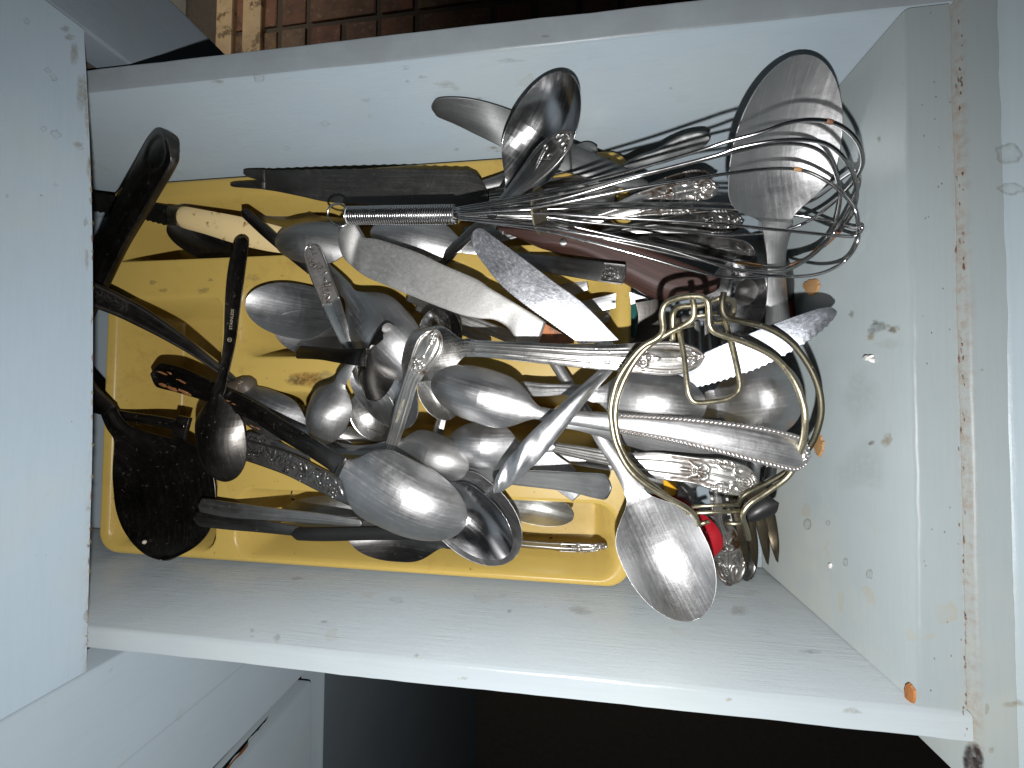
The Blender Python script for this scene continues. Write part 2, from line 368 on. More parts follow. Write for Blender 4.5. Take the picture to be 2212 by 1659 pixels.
def paint(name, axis, streak=.35, gl=.42, grime=.5, seam=None, zmin=None, col=(.315, .375, .415), dr_=1.0, topz=None):
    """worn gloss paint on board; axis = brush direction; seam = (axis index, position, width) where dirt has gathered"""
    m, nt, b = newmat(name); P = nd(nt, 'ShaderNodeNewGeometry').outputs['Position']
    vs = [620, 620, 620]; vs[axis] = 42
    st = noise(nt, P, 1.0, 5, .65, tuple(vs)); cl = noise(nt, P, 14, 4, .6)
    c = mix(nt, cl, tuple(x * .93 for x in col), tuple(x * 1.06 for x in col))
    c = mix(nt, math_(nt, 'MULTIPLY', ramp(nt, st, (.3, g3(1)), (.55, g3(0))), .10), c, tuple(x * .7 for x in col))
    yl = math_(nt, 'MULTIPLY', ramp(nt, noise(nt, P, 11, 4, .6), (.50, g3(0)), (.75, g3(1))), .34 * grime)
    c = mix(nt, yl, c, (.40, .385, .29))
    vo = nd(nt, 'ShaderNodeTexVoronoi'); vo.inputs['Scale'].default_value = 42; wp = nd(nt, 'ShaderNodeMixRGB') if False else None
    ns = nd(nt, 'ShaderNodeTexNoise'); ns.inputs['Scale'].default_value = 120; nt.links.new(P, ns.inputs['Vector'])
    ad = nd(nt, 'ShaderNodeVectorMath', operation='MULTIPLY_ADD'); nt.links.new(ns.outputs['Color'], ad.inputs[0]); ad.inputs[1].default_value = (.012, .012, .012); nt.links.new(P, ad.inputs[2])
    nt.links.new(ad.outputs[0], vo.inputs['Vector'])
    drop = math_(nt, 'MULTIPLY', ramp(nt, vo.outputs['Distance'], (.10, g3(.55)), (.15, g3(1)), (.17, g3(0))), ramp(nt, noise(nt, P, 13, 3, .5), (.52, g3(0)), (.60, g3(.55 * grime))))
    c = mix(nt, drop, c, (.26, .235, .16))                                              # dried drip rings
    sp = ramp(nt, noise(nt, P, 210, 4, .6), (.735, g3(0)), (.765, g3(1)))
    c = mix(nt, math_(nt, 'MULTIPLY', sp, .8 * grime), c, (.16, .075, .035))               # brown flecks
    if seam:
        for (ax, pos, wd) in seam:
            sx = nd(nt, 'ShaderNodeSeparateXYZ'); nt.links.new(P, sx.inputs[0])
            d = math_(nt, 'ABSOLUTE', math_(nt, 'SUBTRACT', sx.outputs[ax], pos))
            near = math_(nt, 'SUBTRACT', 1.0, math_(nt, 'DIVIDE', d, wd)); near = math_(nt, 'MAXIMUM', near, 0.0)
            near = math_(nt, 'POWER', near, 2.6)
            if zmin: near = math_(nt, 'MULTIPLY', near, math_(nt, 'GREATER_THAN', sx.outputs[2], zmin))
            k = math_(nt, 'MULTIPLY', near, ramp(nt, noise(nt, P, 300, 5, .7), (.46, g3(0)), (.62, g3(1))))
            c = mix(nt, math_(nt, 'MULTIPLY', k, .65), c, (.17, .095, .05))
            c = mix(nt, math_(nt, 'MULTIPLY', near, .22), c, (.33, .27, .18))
    if topz:                                                   # top edge tinted a darker grey above a given height
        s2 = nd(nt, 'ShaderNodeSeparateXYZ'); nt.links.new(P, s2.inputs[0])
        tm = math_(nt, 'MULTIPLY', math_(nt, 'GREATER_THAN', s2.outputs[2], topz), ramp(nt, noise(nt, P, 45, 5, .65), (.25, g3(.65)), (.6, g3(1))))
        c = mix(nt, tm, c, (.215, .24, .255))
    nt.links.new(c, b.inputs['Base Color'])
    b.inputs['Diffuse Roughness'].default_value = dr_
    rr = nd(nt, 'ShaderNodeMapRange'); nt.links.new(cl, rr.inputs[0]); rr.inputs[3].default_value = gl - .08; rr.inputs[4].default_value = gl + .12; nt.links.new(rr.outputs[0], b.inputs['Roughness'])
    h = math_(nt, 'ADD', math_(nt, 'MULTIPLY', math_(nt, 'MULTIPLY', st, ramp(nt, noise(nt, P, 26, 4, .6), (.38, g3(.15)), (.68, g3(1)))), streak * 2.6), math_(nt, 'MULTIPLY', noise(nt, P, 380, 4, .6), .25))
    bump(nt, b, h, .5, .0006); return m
PX = paint('grey_blue_paint_lengthways', 0, .55)
PXT = paint('grey_blue_paint_darker_top', 0, .55, topz=.1193)
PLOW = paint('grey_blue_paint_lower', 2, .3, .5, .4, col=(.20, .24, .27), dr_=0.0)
PXL = paint('grey_blue_paint_streaky', 0, .5, .34, col=(.325, .365, .385))
PY = paint('grey_blue_paint_crossways', 1, .3, .42, .8, col=(.335, .40, .43))
PZ = paint('grey_blue_paint_upright', 2, .3, .46, .55)
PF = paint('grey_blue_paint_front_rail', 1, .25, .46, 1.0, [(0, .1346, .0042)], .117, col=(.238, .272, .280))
PR = paint('grey_blue_paint_cabinet_rail', 1, .25, .46, .9, [(2, .124, .007)], col=(.32, .39, .445))
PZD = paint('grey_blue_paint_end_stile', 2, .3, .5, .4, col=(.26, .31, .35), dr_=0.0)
def woodm(name, c0, c1, vs, rough=.5, bs=.2):
    m, nt, b = newmat(name); tc = nd(nt, 'ShaderNodeTexCoord')
    g = noise(nt, tc.outputs['UV'], 1.0, 5, .65, vs); c = ramp(nt, g, (.30, c0), (.52, tuple((x + y) / 2 for x, y in zip(c0, c1))), (.70, c1))
    nt.links.new(c, b.inputs['Base Color']); b.inputs['Roughness'].default_value = rough; bump(nt, b, g, bs, .0004); return m
ROSEW = woodm('rosewood', (.016, .007, .006), (.078, .032, .024), (30, 1500, 1), .58)
BONE = plain('cream_bone_plastic', (.90, .70, .36), .38, .10, 40, .05, ((.30, .15, .05), 140, .60))
RED = plain('red_plastic', (.36, .010, .018), .28)
YEL = plain('yellow_plastic', (.75, .40, .02), .35)
WHITE = plain('white_plastic', (.75, .74, .72), .4)
BLACK = plain('black_plastic', (.014, .014, .014), .4, .3, 90, .2)
GREEN = plain('green_plastic', (.02, .11, .10), .4)
RAW = plain('bare_wood', (.40, .225, .095), .75, .25, 90, .4, ((.20, .07, .03), 160, .60))
RAW2 = plain('bare_orange_wood', (.33, .13, .035), .7, .25, 70, .3)
BRUSHW = plain('worn_wooden_knob', (.085, .068, .053), .5, .3, 120, .3, ((.42, .33, .22), 180, .60))
RUST = plain('orange_rust', (.27, .105, .035), .85, .35, 160, .5, ((.62, .33, .14), 240, .58))
RUSTB = plain('rusty_iron', (.20, .10, .06), .7, .4, 130, .5, ((.40, .14, .05), 110, .52))
CRUMB = plain('dark_crumb', (.03, .02, .012), .7)
INSIDE = plain('bare_cabinet_inside', (.10, .085, .07), .8)
STAMP = plain('stamped_mark', (.50, .44, .32), .45)
BROWNC = plain('dried_brown_food', (.30, .13, .04), .6)
def brickm():
    m, nt, b = newmat('terracotta_brick'); P = nd(nt, 'ShaderNodeNewGeometry').outputs['Position']; oi = nd(nt, 'ShaderNodeObjectInfo')
    c = ramp(nt, oi.outputs['Random'], (.0, (.20, .062, .035)), (.35, (.155, .085, .05)), (.6, (.25, .085, .045)), (.85, (.17, .105, .06)), (1.0, (.24, .135, .06)))
    c = mix(nt, ramp(nt, noise(nt, P, 16, 6, .7), (.42, g3(0)), (.66, g3(1))), c, (.085, .045, .028))
    c = mix(nt, math_(nt, 'MULTIPLY', ramp(nt, noise(nt, P, 60, 6, .7), (.55, g3(0)), (.68, g3(1))), .5), c, (.34, .26, .19))
    nt.links.new(c, b.inputs['Base Color']); b.inputs['Roughness'].default_value = .6; bump(nt, b, noise(nt, P, 70, 6, .7), .5, .003); return m
BRICK = brickm()
MORTAR = plain('mortar', (.085, .068, .053), .9, .3, 90, .5)
STRIP = plain('worn_brass_threshold', (.55, .40, .23), .5, .4, 18, .3, ((.20, .13, .07), 22, .55))
PALE = plain('pale_enamel', (.80, .84, .78), .4)

# ------------------------------------------------------------------ relief patterns: a = cm from the handle end, b = cm across, w = half width cm -> mm
def rg(d, s): return np.exp(-(d / s) ** 2)
def flower(a, b, a0, b0, r, n=5, ph=0.0):
    d = np.hypot(a - a0, b - b0); th = np.arctan2(b - b0, a - a0); pr = r * (.78 + .22 * np.cos(n * th + ph))
    return np.clip(1 - (d / pr) ** 6, 0, 1) * (.45 + .55 * np.cos(np.clip(d / pr, 0, 1) * 2 * math.pi))
def leaf(a, b, a0, b0, ang, ln, wd):
    x = (a - a0) * math.cos(ang) + (b - b0) * math.sin(ang); y = -(a - a0) * math.sin(ang) + (b - b0) * math.cos(ang)
    e = np.clip(1 - (x / ln) ** 2, 0, 1); k = np.clip(1 - (y / (wd * e + 1e-3)) ** 2, 0, 1)
    return k * (1 - .5 * rg(y, wd * .22))
def rose(a, b, a0, b0, r):
    d = np.hypot(a - a0, b - b0); th = np.arctan2(b - b0, a - a0)
    return np.clip(1 - (d / r) ** 8, 0, 1) * (.5 + .5 * np.cos(d / r * 3 * math.pi * 1.33 + .5 * np.sin(2 * th)))
def arcr(a, b, a0, b0, R, s, t0, t1):
    d = np.hypot(a - a0, b - b0); th = np.mod(np.arctan2(b - b0, a - a0) - t0, 2 * math.pi); return rg(d - R, s) * (th < (t1 - t0))
def win(a, a0, a1, s=.08): return 1 / (1 + np.exp(-(a - a0) / s * 2)) / (1 + np.exp((a - a1) / s * 2))
def o_rose(k=1.0, beads=True):
    def f(a, b, w):
        a = a / k; b = b / k; w = w / k; ab = np.abs(b)
        h = rose(a, b, .62, 0, .30) * .55
        for s in (-1, 1):
            h += leaf(a, b, 1.02, s * .10, s * .35, .26, .075) * .4 + leaf(a, b, .30, s * .26, s * 1.0, .20, .09) * .5 + leaf(a, b, .78, s * .44, s * -.5, .20, .10) * .45
            h += arcr(a, b, 1.02, s * .40, .15, .05, -2.4, 2.4) * .35
        h += leaf(a, b, .14, 0, 0, .22, .15) * .55
        h += rg(ab - (w - .06), .05) * win(a, .9, 2.3) * .45
        h += rg(ab - (w - .16), .045) * (.5 + .5 * np.cos(a * 2 * math.pi / .10)) * win(a, 1.15, 1.95) * .4 if beads else rg(ab - (w - .18), .035) * win(a, 1.1, 2.0) * .25
        h += arcr(a, b, 2.35, .16, .17, .05, 0, 5) * .35 + arcr(a, b, 2.35, -.16, .17, .05, -5, 0) * .35
        h += flower(a, b, 2.75, 0, .20) * .5 + (arcr(a, b, 1.55, .62, .34, .045, -2.6, -.5) + arcr(a, b, 1.55, -.62, .34, .045, .5, 2.6)) * .35
        for q in (1.25, 1.5, 1.75, 2.0): h += (leaf(a, b, q, w - .13, .5, .12, .05) + leaf(a, b, q, -w + .13, -.5, .12, .05)) * .38
        for s in (-1, 1): h += leaf(a, b, 2.75, s * .22, s * .5, .28, .07) * .4 + rg(ab - (w - .05), .045) * win(a, 2.5, 3.9) * .2
        h += leaf(a, b, 3.15, 0, 0, .25, .08) * .35
        return h
    def zn(a, b, w):
        a = a / k; b = b / k; w = w / k; ab = np.abs(b)
        return np.maximum.reduce([win(a, -1, 1.05, .1), win(ab, w - .27, 9, .04) * win(a, 0, 3.7, .1), win(a, 2.15, 3.3, .12)])
    f.zone = zn; f.ext = 3.6 * k; return f
def o_medal(k=1.0):
    def f(a, b, w):
        a = a / k; b = b / k; w = w / k; ab = np.abs(b)
        h = rg(ab - (w - .05), .045) * win(a, .25, 2.0) * .5 + rg(ab - (w - .15), .035) * win(a, .45, 1.85) * .35
        h += flower(a, b, .48, 0, .15, 6) * .5 + leaf(a, b, .70, 0, 0, .17, .10) * .4 + flower(a, b, 1.75, 0, .15, 5) * .5 + leaf(a, b, 1.53, .02, 0, .12, .09) * .35
        for s in (-1, 1):
            h += leaf(a, b, .30, s * .13, s * .7, .2, .06) * .4 + arcr(a, b, 1.95, s * .17, .12, .045, -3, 3) * .45 + leaf(a, b, 2.2, s * .11, s * -.3, .22, .06) * .4
        h += flower(a, b, 2.25, 0, .11) * .45 + rose(a, b, .16, 0, .12) * .4
        for s in (-.5, .5): h += rg(b - s * w * .9, .03) * (a > 2.3) * .22
        return h
    f.zone = lambda a, b, w: np.maximum.reduce([win(np.abs(b), w - .22 * k, 9, .03) * win(a, 0, 2.4 * k, .1), win(a, -1, .34 * k, .06), win(a, 1.9 * k, 2.4 * k, .08), rg(np.hypot(a - .5 * k, b), .22 * k) * .8, rg(np.hypot(a - 1.7 * k, b), .22 * k) * .8])
    f.ext = 2.7 * k; return f
def o_floral(k=1.0, seed=1, n=16, ext=3.0, spread=.62, r0=.10):
    rs = np.random.RandomState(seed); it = [(ext * (i + .5) / n, rs.uniform(-1, 1), rs.uniform(.8, 1.3) * r0, rs.randint(4, 8), rs.uniform(0, 6)) for i in range(n)]
    def f(a, b, w):
        a = a / k; b = b / k; w = w / k; h = np.zeros_like(a); wm = float(np.max(w))
        for (a0, bb, r, m, ph) in it:
            h = np.maximum(h, flower(a, b, a0, bb * wm * spread, r, m, ph) * .5)
            h = np.maximum(h, leaf(a, b, a0 + r * 1.2, bb * wm * spread * .6 + r * .5, ph, r * 1.1, r * .42) * .38)
        h += rg(np.abs(b) - (w - .05), .035) * (a < ext) * .3
        return h
    f.zone = lambda a, b, w: win(a, -1, ext * k, .1) * win(np.abs(b), -1, w - .08, .03) * .75
    f.ext = ext * k; return f
def o_vine(k=1.0, ext=3.2):
    def f(a, b, w):
        a = a / k; b = b / k; w = w / k; ab = np.abs(b); h = np.zeros_like(a)
        for (a0, b0, r) in ((.30, .12, .16), (.33, -.14, .15), (.55, .0, .13), (1.95, .10, .14), (2.2, -.08, .15), (2.55, .1, .12)): h += flower(a, b, a0, b0, r, 6, a0 * 9) * .45
        for (a0, b0, an) in ((.8, .16, .5), (.85, -.16, -.5), (1.7, -.1, .3), (1.65, .2, -.2), (2.85, 0, 0)): h += leaf(a, b, a0, b0, an, .24, .08) * .35
        c0 = w - .10; h += rg(ab - c0, .035) * (.5 + .5 * np.cos(a * 2 * math.pi / .085)) * win(a, .8, 2.9) * .35
        h += rg(ab - (w - .03), .03) * (a < ext) * .25
        return h
    f.zone = lambda a, b, w: np.maximum.reduce([win(a, -1, .95, .1), win(a, 1.55, 2.95, .1), win(np.abs(b), w - .2, 9, .03) * win(a, -1, 3.1)])
    f.ext = ext * k; return f
def o_rope(ext=8.0):
    def f(a, b, w):
        ab = np.abs(b); rope = rg(ab - (w - .075), .06) * (.55 + .45 * np.cos(2 * math.pi * (a * 1.0 + ab * 1.0) / .17)) * .55
        h = rope * (a < ext) * (a > .12) + rg(ab - (w - .17), .025) * -.15 * (a < ext) * (a > .4)
        h += arcr(a, b, .18, 0, .16, .05, -1.7, 1.7) * .4 + rg(a - .08, .06) * .3
        for s in (-1, 1): h += leaf(a, b, .22, s * .13, s * .9, .16, .07) * .5
        return h
    f.zone = lambda a, b, w: win(np.abs(b), w - .16, 9, .02) * (a < 8) * .6 + win(a, -1, .3, .05) * .4
    f.ext = .5; return f
def o_panel(L=1.15):
    def f(a, b, w):
        inp = (a > .10) * (a < L) * (np.abs(b) < w - .07); h = inp * -.22
        g = rose(a, b, .38, 0, .22) * .4
        for s in (-1, 1):
            g += arcr(a, b, .80, s * .16, .12, .035, -2.6, 2.6) * .35 + arcr(a, b, 1.02, s * .13, .08, .03, -3, 2) * .35 + leaf(a, b, .62, s * .20, s * .8, .14, .05) * .35
        g += rg(b, .03) * win(a, .55, 1.0) * .3
        return h + inp * g
    f.zone = lambda a, b, w: win(a, .1, L, .03) * win(np.abs(b), -1, w - .07, .02)
    f.ext = L; return f
def o_mono():
    def f(a, b, w):
        ab = np.abs(b); h = rg(ab - (w - .045), .035) * win(a, .5, 3.2) * .3 + rg(ab - (w - .12), .025) * win(a, .5, 3.2) * .2
        h += rose(a, b, .22, 0, .15) * .4
        for s in (-1, 1): h += leaf(a, b, .50, s * .28, s * .5, .24, .08) * .45 + arcr(a, b, .58, s * .22, .12, .04, -2.5, 2.5) * .3
        # engraved script capital
        h -= arcr(a, b, 1.28, .18, .10, .022, -3.6, 1.2) * .3 + rg(b + .05 - .35 * (a - 1.6), .022) * win(a, 1.22, 2.05) * .3 + rg(b + .16 - .45 * (a - 1.6), .020) * win(a, 1.15, 1.95) * .28 + arcr(a, b, 1.22, -.28, .09, .022, -2.5, 2.8) * .3 + rg(b - .06 + 1.2 * (a - 1.55), .018) * win(a, 1.42, 1.68) * .25
        return h
    f.zone = lambda a, b, w: np.maximum(win(a, -1, .75, .08) * .8, win(np.abs(b), w - .15, 9, .02) * win(a, -1, 3.0) * .5)
    f.ext = 1.0; return f
def o_twist():
    def f(a, b, w):
        k = np.clip((3.6 - a) / 1.2, 0, 1) * np.clip((a - .25) / .3, 0, 1); x = b / np.maximum(w, .05)
        return k * (.55 * np.cos(2 * math.pi * (a / 1.9 - x * .42)) * (1 - x ** 2 * .4)) + .5 * (1 - x ** 2)
    f.ext = 0.0; return f
def o_oval(a0=.9, L=.75, wd=.62, dp=.9):
    def f(a, b, w):
        e = np.hypot((a - a0) / L, b / np.maximum(w * wd, .05)); return -dp / (1 + np.exp((e - 1) * 14))
    f.ext = 0.0; return f

def stainm(name, col, rough=.55):
    m, nt, b = newmat(name); P = nd(nt, 'ShaderNodeNewGeometry').outputs['Position']; at_ = nd(nt, 'ShaderNodeAttribute', attribute_name='patina')
    b.inputs['Base Color'].default_value = (*col, 1); b.inputs['Roughness'].default_value = rough
    tr_ = nd(nt, 'ShaderNodeBsdfTransparent'); mx = nd(nt, 'ShaderNodeMixShader')
    f = math_(nt, 'MULTIPLY', at_.outputs['Fac'], ramp(nt, noise(nt, P, 420, 5, .7), (.32, g3(.15)), (.58, g3(1))))
    nt.links.new(f, mx.inputs[0]); nt.links.new(tr_.outputs[0], mx.inputs[1]); nt.links.new(b.outputs[0], mx.inputs[2]); nt.links.new(mx.outputs[0], nt.nodes['Material Output'].inputs[0]); return m
OCHRE = stainm('ochre_stain', (.33, .27, .145)); TAN = stainm('tan_drip_stain', (.28, .27, .21)); RBROWN = stainm('rust_brown_fleck', (.15, .055, .025)); GREYST = stainm('grey_scuff_mark', (.17, .16, .13))
RUSTST = stainm('amber_stain', (.30, .15, .035))

# ------------------------------------------------------------------ floor
FZ = -0.69
fl = mesh('floor', [(-2.5, -2.5, FZ + .001), (2.5, -2.5, FZ + .001), (2.5, 2.5, FZ + .001), (-2.5, 2.5, FZ + .001)], [(0, 1, 2, 3)], MORTAR, None, False)
props(fl, kind='structure')
def brick_mesh(L, Wd, sd):
    o = box('brick', -L / 2, L / 2, -Wd / 2, Wd / 2, -.012, .012, BRICK, None, .004, seg=2)
    rs = np.random.RandomState(sd)
    for v in o.data.vertices: v.co += Vector(rs.uniform(-.0012, .0012, 3))
    return o
bp = brick_mesh(.10, .135, 1); first = True
rb = random.Random(11)
def brick_row(v, us, yc):
    global first
    xs_ = [down(u, v, FZ * 100)[0] for u in us]
    for xa, xb_ in zip(xs_[:-1], xs_[1:]):
        if first: o = bp; first = False
        else: o = bp.copy(); COL.objects.link(o)
        o.scale = ((xb_ - xa - .012) / .10, 1, 1); o.location = ((xa + xb_) / 2, yc, FZ + rb.uniform(-.008, -.004)); o.rotation_euler = (0, 0, rb.uniform(-.012, .012)); o.parent = fl
yj = down(640, 61, FZ * 100)[1]
brick_row(95, (500, 606, 668, 743, 820, 900, 1067, 1155, 1251, 1341, 1437, 1540, 1660), yj - .074)
brick_row(30, (500, 606, 668, 820, 900, 1050, 1160, 1250, 1345, 1440, 1530, 1640), yj + .074)
brick_row(0, (480, 590, 700, 760, 900, 960, 1110, 1200, 1350, 1420, 1560, 1640), yj + .222)
brick_row(140, (560, 690, 760, 850, 990, 1060, 1140, 1250, 1400, 1540), yj - .222)
# threshold strips and the pale thing beyond the cabinet end
for nm, x0, x1, lab in (('threshold_strip', -.925, -.878, 'broad worn tan metal threshold strip on the floor, nearer the dark cabinet gap'), ('threshold_strip', -.848, -.795, 'broad worn tan metal threshold strip on the floor, nearer the bricks')):
    o = box(nm, x0, x1, .55, 1.6, FZ - .004, FZ + .02, STRIP, None, .005, base=(x0, .55, FZ)); props(o, lab, 'threshold')
o = box('floor_panel', -1.6, -1.03, .3, 1.5, FZ, FZ + .30, PALE, None, .006, base=(-1.3, .9, FZ)); props(o, 'pale enamel box edge glimpsed past the corner of the cabinet', 'appliance')

# ------------------------------------------------------------------ cabinet
XC = -.2074
cab = root('kitchen_cabinet', 'grey blue painted kitchen cabinet that the open drawer slides out of', 'cabinet', (XC - .25, -.1, FZ))
RE = [(185, 75), (193, 219), (199, 368), (203, 520), (204, 700), (203.5, 860), (202, 1000), (198, 1138), (194.5, 1280), (190, 1450)]
rp = spl([onx(u, v, XC) for u, v in RE], 8); rp[0][1] = .156; rp[-1][1] = -.1205
V = []; nr = len(rp)
for p in rp: V += [(XC, p[1], .34), (XC, p[1], p[2] + .0012), (XC - .0004, p[1], p[2] + .0003), (XC - .0015, p[1], p[2]), (XC - .02, p[1], p[2]), (XC - .02, p[1], .34)]
Fq = [(6 * i + k, 6 * i + (k + 1) % 6, 6 * i + 6 + (k + 1) % 6, 6 * i + 6 + k) for i in range(nr - 1) for k in range(6)] + [(5, 4, 3, 2, 1, 0), tuple(6 * (nr - 1) + k for k in range(6))]
o = mesh('rail', V, Fq, PR, cab, False)
box('stile', XC - .02, XC, -.1735, -.1215, -.054, .34, PZ, cab, .001)
box('stile', XC - .0205, XC - .0006, -.2205, -.1745, -.054, .34, PZ, cab, .001)
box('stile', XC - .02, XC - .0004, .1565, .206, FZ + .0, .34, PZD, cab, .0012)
box('lower_rail', XC - .02, XC, -.75, .1555, -.0580, -.0550, PY, cab, .0006)
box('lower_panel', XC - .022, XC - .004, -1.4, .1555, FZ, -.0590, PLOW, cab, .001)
box('end_panel', XC - .45, XC - .021, .19, .2055, FZ, .34, PZ, cab, .001)
box('inner_side', XC - .40, XC - .021, -.139, -.124, -.054, .17, INSIDE, cab, .001)
box('inner_side', XC - .40, XC - .021, .158, .172, -.054, .17, INSIDE, cab, .001)
box('inner_back', XC - .42, XC - .405, -.14, .18, -.054, .17, INSIDE, cab, .001)
box('inner_shelf', XC - .40, XC - .021, -.123, .157, -.054, -.044, INSIDE, cab, .001)
box('inner_top', XC - .40, XC - .021, -.123, .157, .15, .16, INSIDE, cab, .001)
adj = root('closed_drawer', 'closed grey blue drawer front with a chipped edge beside the open drawer', 'drawer', (XC, -.4, -.05))
o = box('panel', -.019, -.0035, -.2255 - .36, -.2255, -.0525, .30, PZ, None, .0025); o.parent = adj
for v in o.data.vertices: v.co -= Vector((0, -.4, -.05))
o.rotation_euler = (.045, 0, 0); o.location = (0, -.010, 0)
for k, (z0, z1, w_) in enumerate(((.012, .030, .0022), (.030, .052, .0034), (.052, .085, .0028), (.088, .12, .0018))):
    zz = np.linspace(z0, z1, 9); wv = w_ * (.6 + .5 * RNG.rand(9)); V = []
    for z_, q in zip(zz, wv): V += [(XC + .0012, -.2224 - (z_ + .05) * .045, z_), (XC + .0004, -.2224 - (z_ + .05) * .045 - q, z_)]
    Fq = [(2 * i, 2 * i + 1, 2 * i + 3, 2 * i + 2) for i in range(8)]
    props(mesh('worn_edge', V, Fq, RAW2 if k % 2 else WHITE, adj, False))

# ------------------------------------------------------------------ drawer
dr = root('drawer', 'open grey blue painted wooden kitchen drawer full of cutlery', 'drawer', (-.1, .018, -.012))
xb = -.46
def wob(o, amp=.00025, sd=3):
    rs = np.random.RandomState(sd)
    for v in o.data.vertices: v.co += Vector(rs.uniform(-amp, amp, 3))
def board(name, x0, x1, y0, y1, z0, z1, mat, ax, par, n=90, amp=.00035, bev=.0016, sd=1):
    """plank whose arrises wander slightly, as hand-planed and painted ones do"""
    rs = np.random.RandomState(sd); prof = []
    lo = [x0, y0, z0]; hi = [x1, y1, z1]; oth = [k for k in range(3) if k != ax]
    A0, A1 = lo[oth[0]], hi[oth[0]]; B0, B1 = lo[oth[1]], hi[oth[1]]; pr = []
    for (ca, cb, sa, sb, t0) in ((A1, B1, -1, -1, 0), (A0, B1, 1, -1, 90), (A0, B0, 1, 1, 180), (A1, B0, -1, 1, 270)):
        for k in range(4):
            t = math.radians(t0 + k * 30); pr.append((ca + sa * bev + bev * math.cos(t), cb + sb * bev + bev * math.sin(t)))
    m = len(pr); V = []; xs = np.linspace(lo[ax], hi[ax], n)
    wv = np.zeros((n, 4, 2))
    for q in range(4):
        for e in range(2):
            s_ = rs.randn(n); s_ = np.convolve(s_, np.ones(3) / 3, 'same') * .6 + np.convolve(s_, np.ones(15) / 15, 'same') * 1.6; wv[:, q, e] = s_ * amp * .6
    for i, x in enumerate(xs):
        for q, (a, b) in enumerate(pr):
            p = [0, 0, 0]; p[ax] = x; p[oth[0]] = a + wv[i, q // 4, 0]; p[oth[1]] = b + wv[i, q // 4, 1]; V.append(p)
    Fc = []
    for i in range(n - 1):
        for q in range(m):
            f = (i * m + q, i * m + (q + 1) % m, (i + 1) * m + (q + 1) % m, (i + 1) * m + q); Fc.append(f if ax != 1 else f[::-1])
    e0, e1 = tuple(range(m)), tuple((n - 1) * m + q for q in range(m)); Fc += [e0[::-1], e1] if ax != 1 else [e0, e1[::-1]]
    o = mesh(name, V, Fc, mat, par, True); 
    import bmesh
    bm = bmesh.new(); bm.from_mesh(o.data); bmesh.ops.recalc_face_normals(bm, faces=bm.faces)
    for e in bm.edges: e.smooth = e.calc_face_angle(0) < .7
    bm.to_mesh(o.data); bm.free(); return o
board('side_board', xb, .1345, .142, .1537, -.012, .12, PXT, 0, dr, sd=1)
board('side_board', xb, .1345, -.1150, -.1055, -.012, .12, PXL, 0, dr, sd=2)
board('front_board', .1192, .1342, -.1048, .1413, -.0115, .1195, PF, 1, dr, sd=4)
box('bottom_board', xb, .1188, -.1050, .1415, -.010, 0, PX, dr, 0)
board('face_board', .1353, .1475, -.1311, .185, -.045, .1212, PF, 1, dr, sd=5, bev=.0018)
board('face_board', .1468, .1720, -.1303, .185, -.044, .1203, PY, 1, dr, sd=6, bev=.004)
def patch(name, cu_, cv_, ru, rv, xw, mat, rag=.35, n=26, sd=1, off=.0006, plane='x'):
    rs = np.random.RandomState(sd); c0 = onx(cu_, cv_, xw) if plane == 'x' else at(cu_, cv_, xw * 100)
    pts = []
    for k in range(n):
        t = 2 * math.pi * k / n; q = 1 + rs.uniform(-rag, rag) * (1 if rs.rand() < .4 else .35) + .12 * math.sin(2 * t + sd) + .10 * math.sin(3 * t + sd * 2)
        p = (onx(cu_ + ru * q * math.cos(t), cv_ + rv * q * math.sin(t), xw) if plane == 'x' else at(cu_ + ru * q * math.cos(t), cv_ + rv * q * math.sin(t), xw * 100))
        pts.append(p)
    pts = np.array(pts); d = np.array([-off, 0, 0]) if plane == 'x' else np.array([0, 0, off])
    V = np.vstack([pts, (pts - c0) * .86 + c0 + d, [c0 + d * 1.4]]); Fc = []
    for k in range(n): Fc += [(k, (k + 1) % n, n + (k + 1) % n, n + k), (n + k, n + (k + 1) % n, 2 * n)]
    return mesh(name, V, Fc, mat, dr, False)
props(patch('bare_wood_patch', 1754, 620, 17, 20, XI, RAW, .22, 30, 2), 'upper ragged patch of bare wood on the drawer front')
props(patch('bare_wood_patch', 1769, 962, 14, 20, XI, RAW, .22, 30, 5), 'ragged patch of bare wood beside the end of the rope edged handle')
props(patch('bare_wood_patch', 1967, 1500, 11, 26, XI - .0004, RAW2, .12, 22, 7), 'orange chip in the bottom corner of the drawer front')
def onp(u, v, ax, val):
    d = ray(u, v); return CAMP + d * ((val - CAMP[ax]) / d[ax])
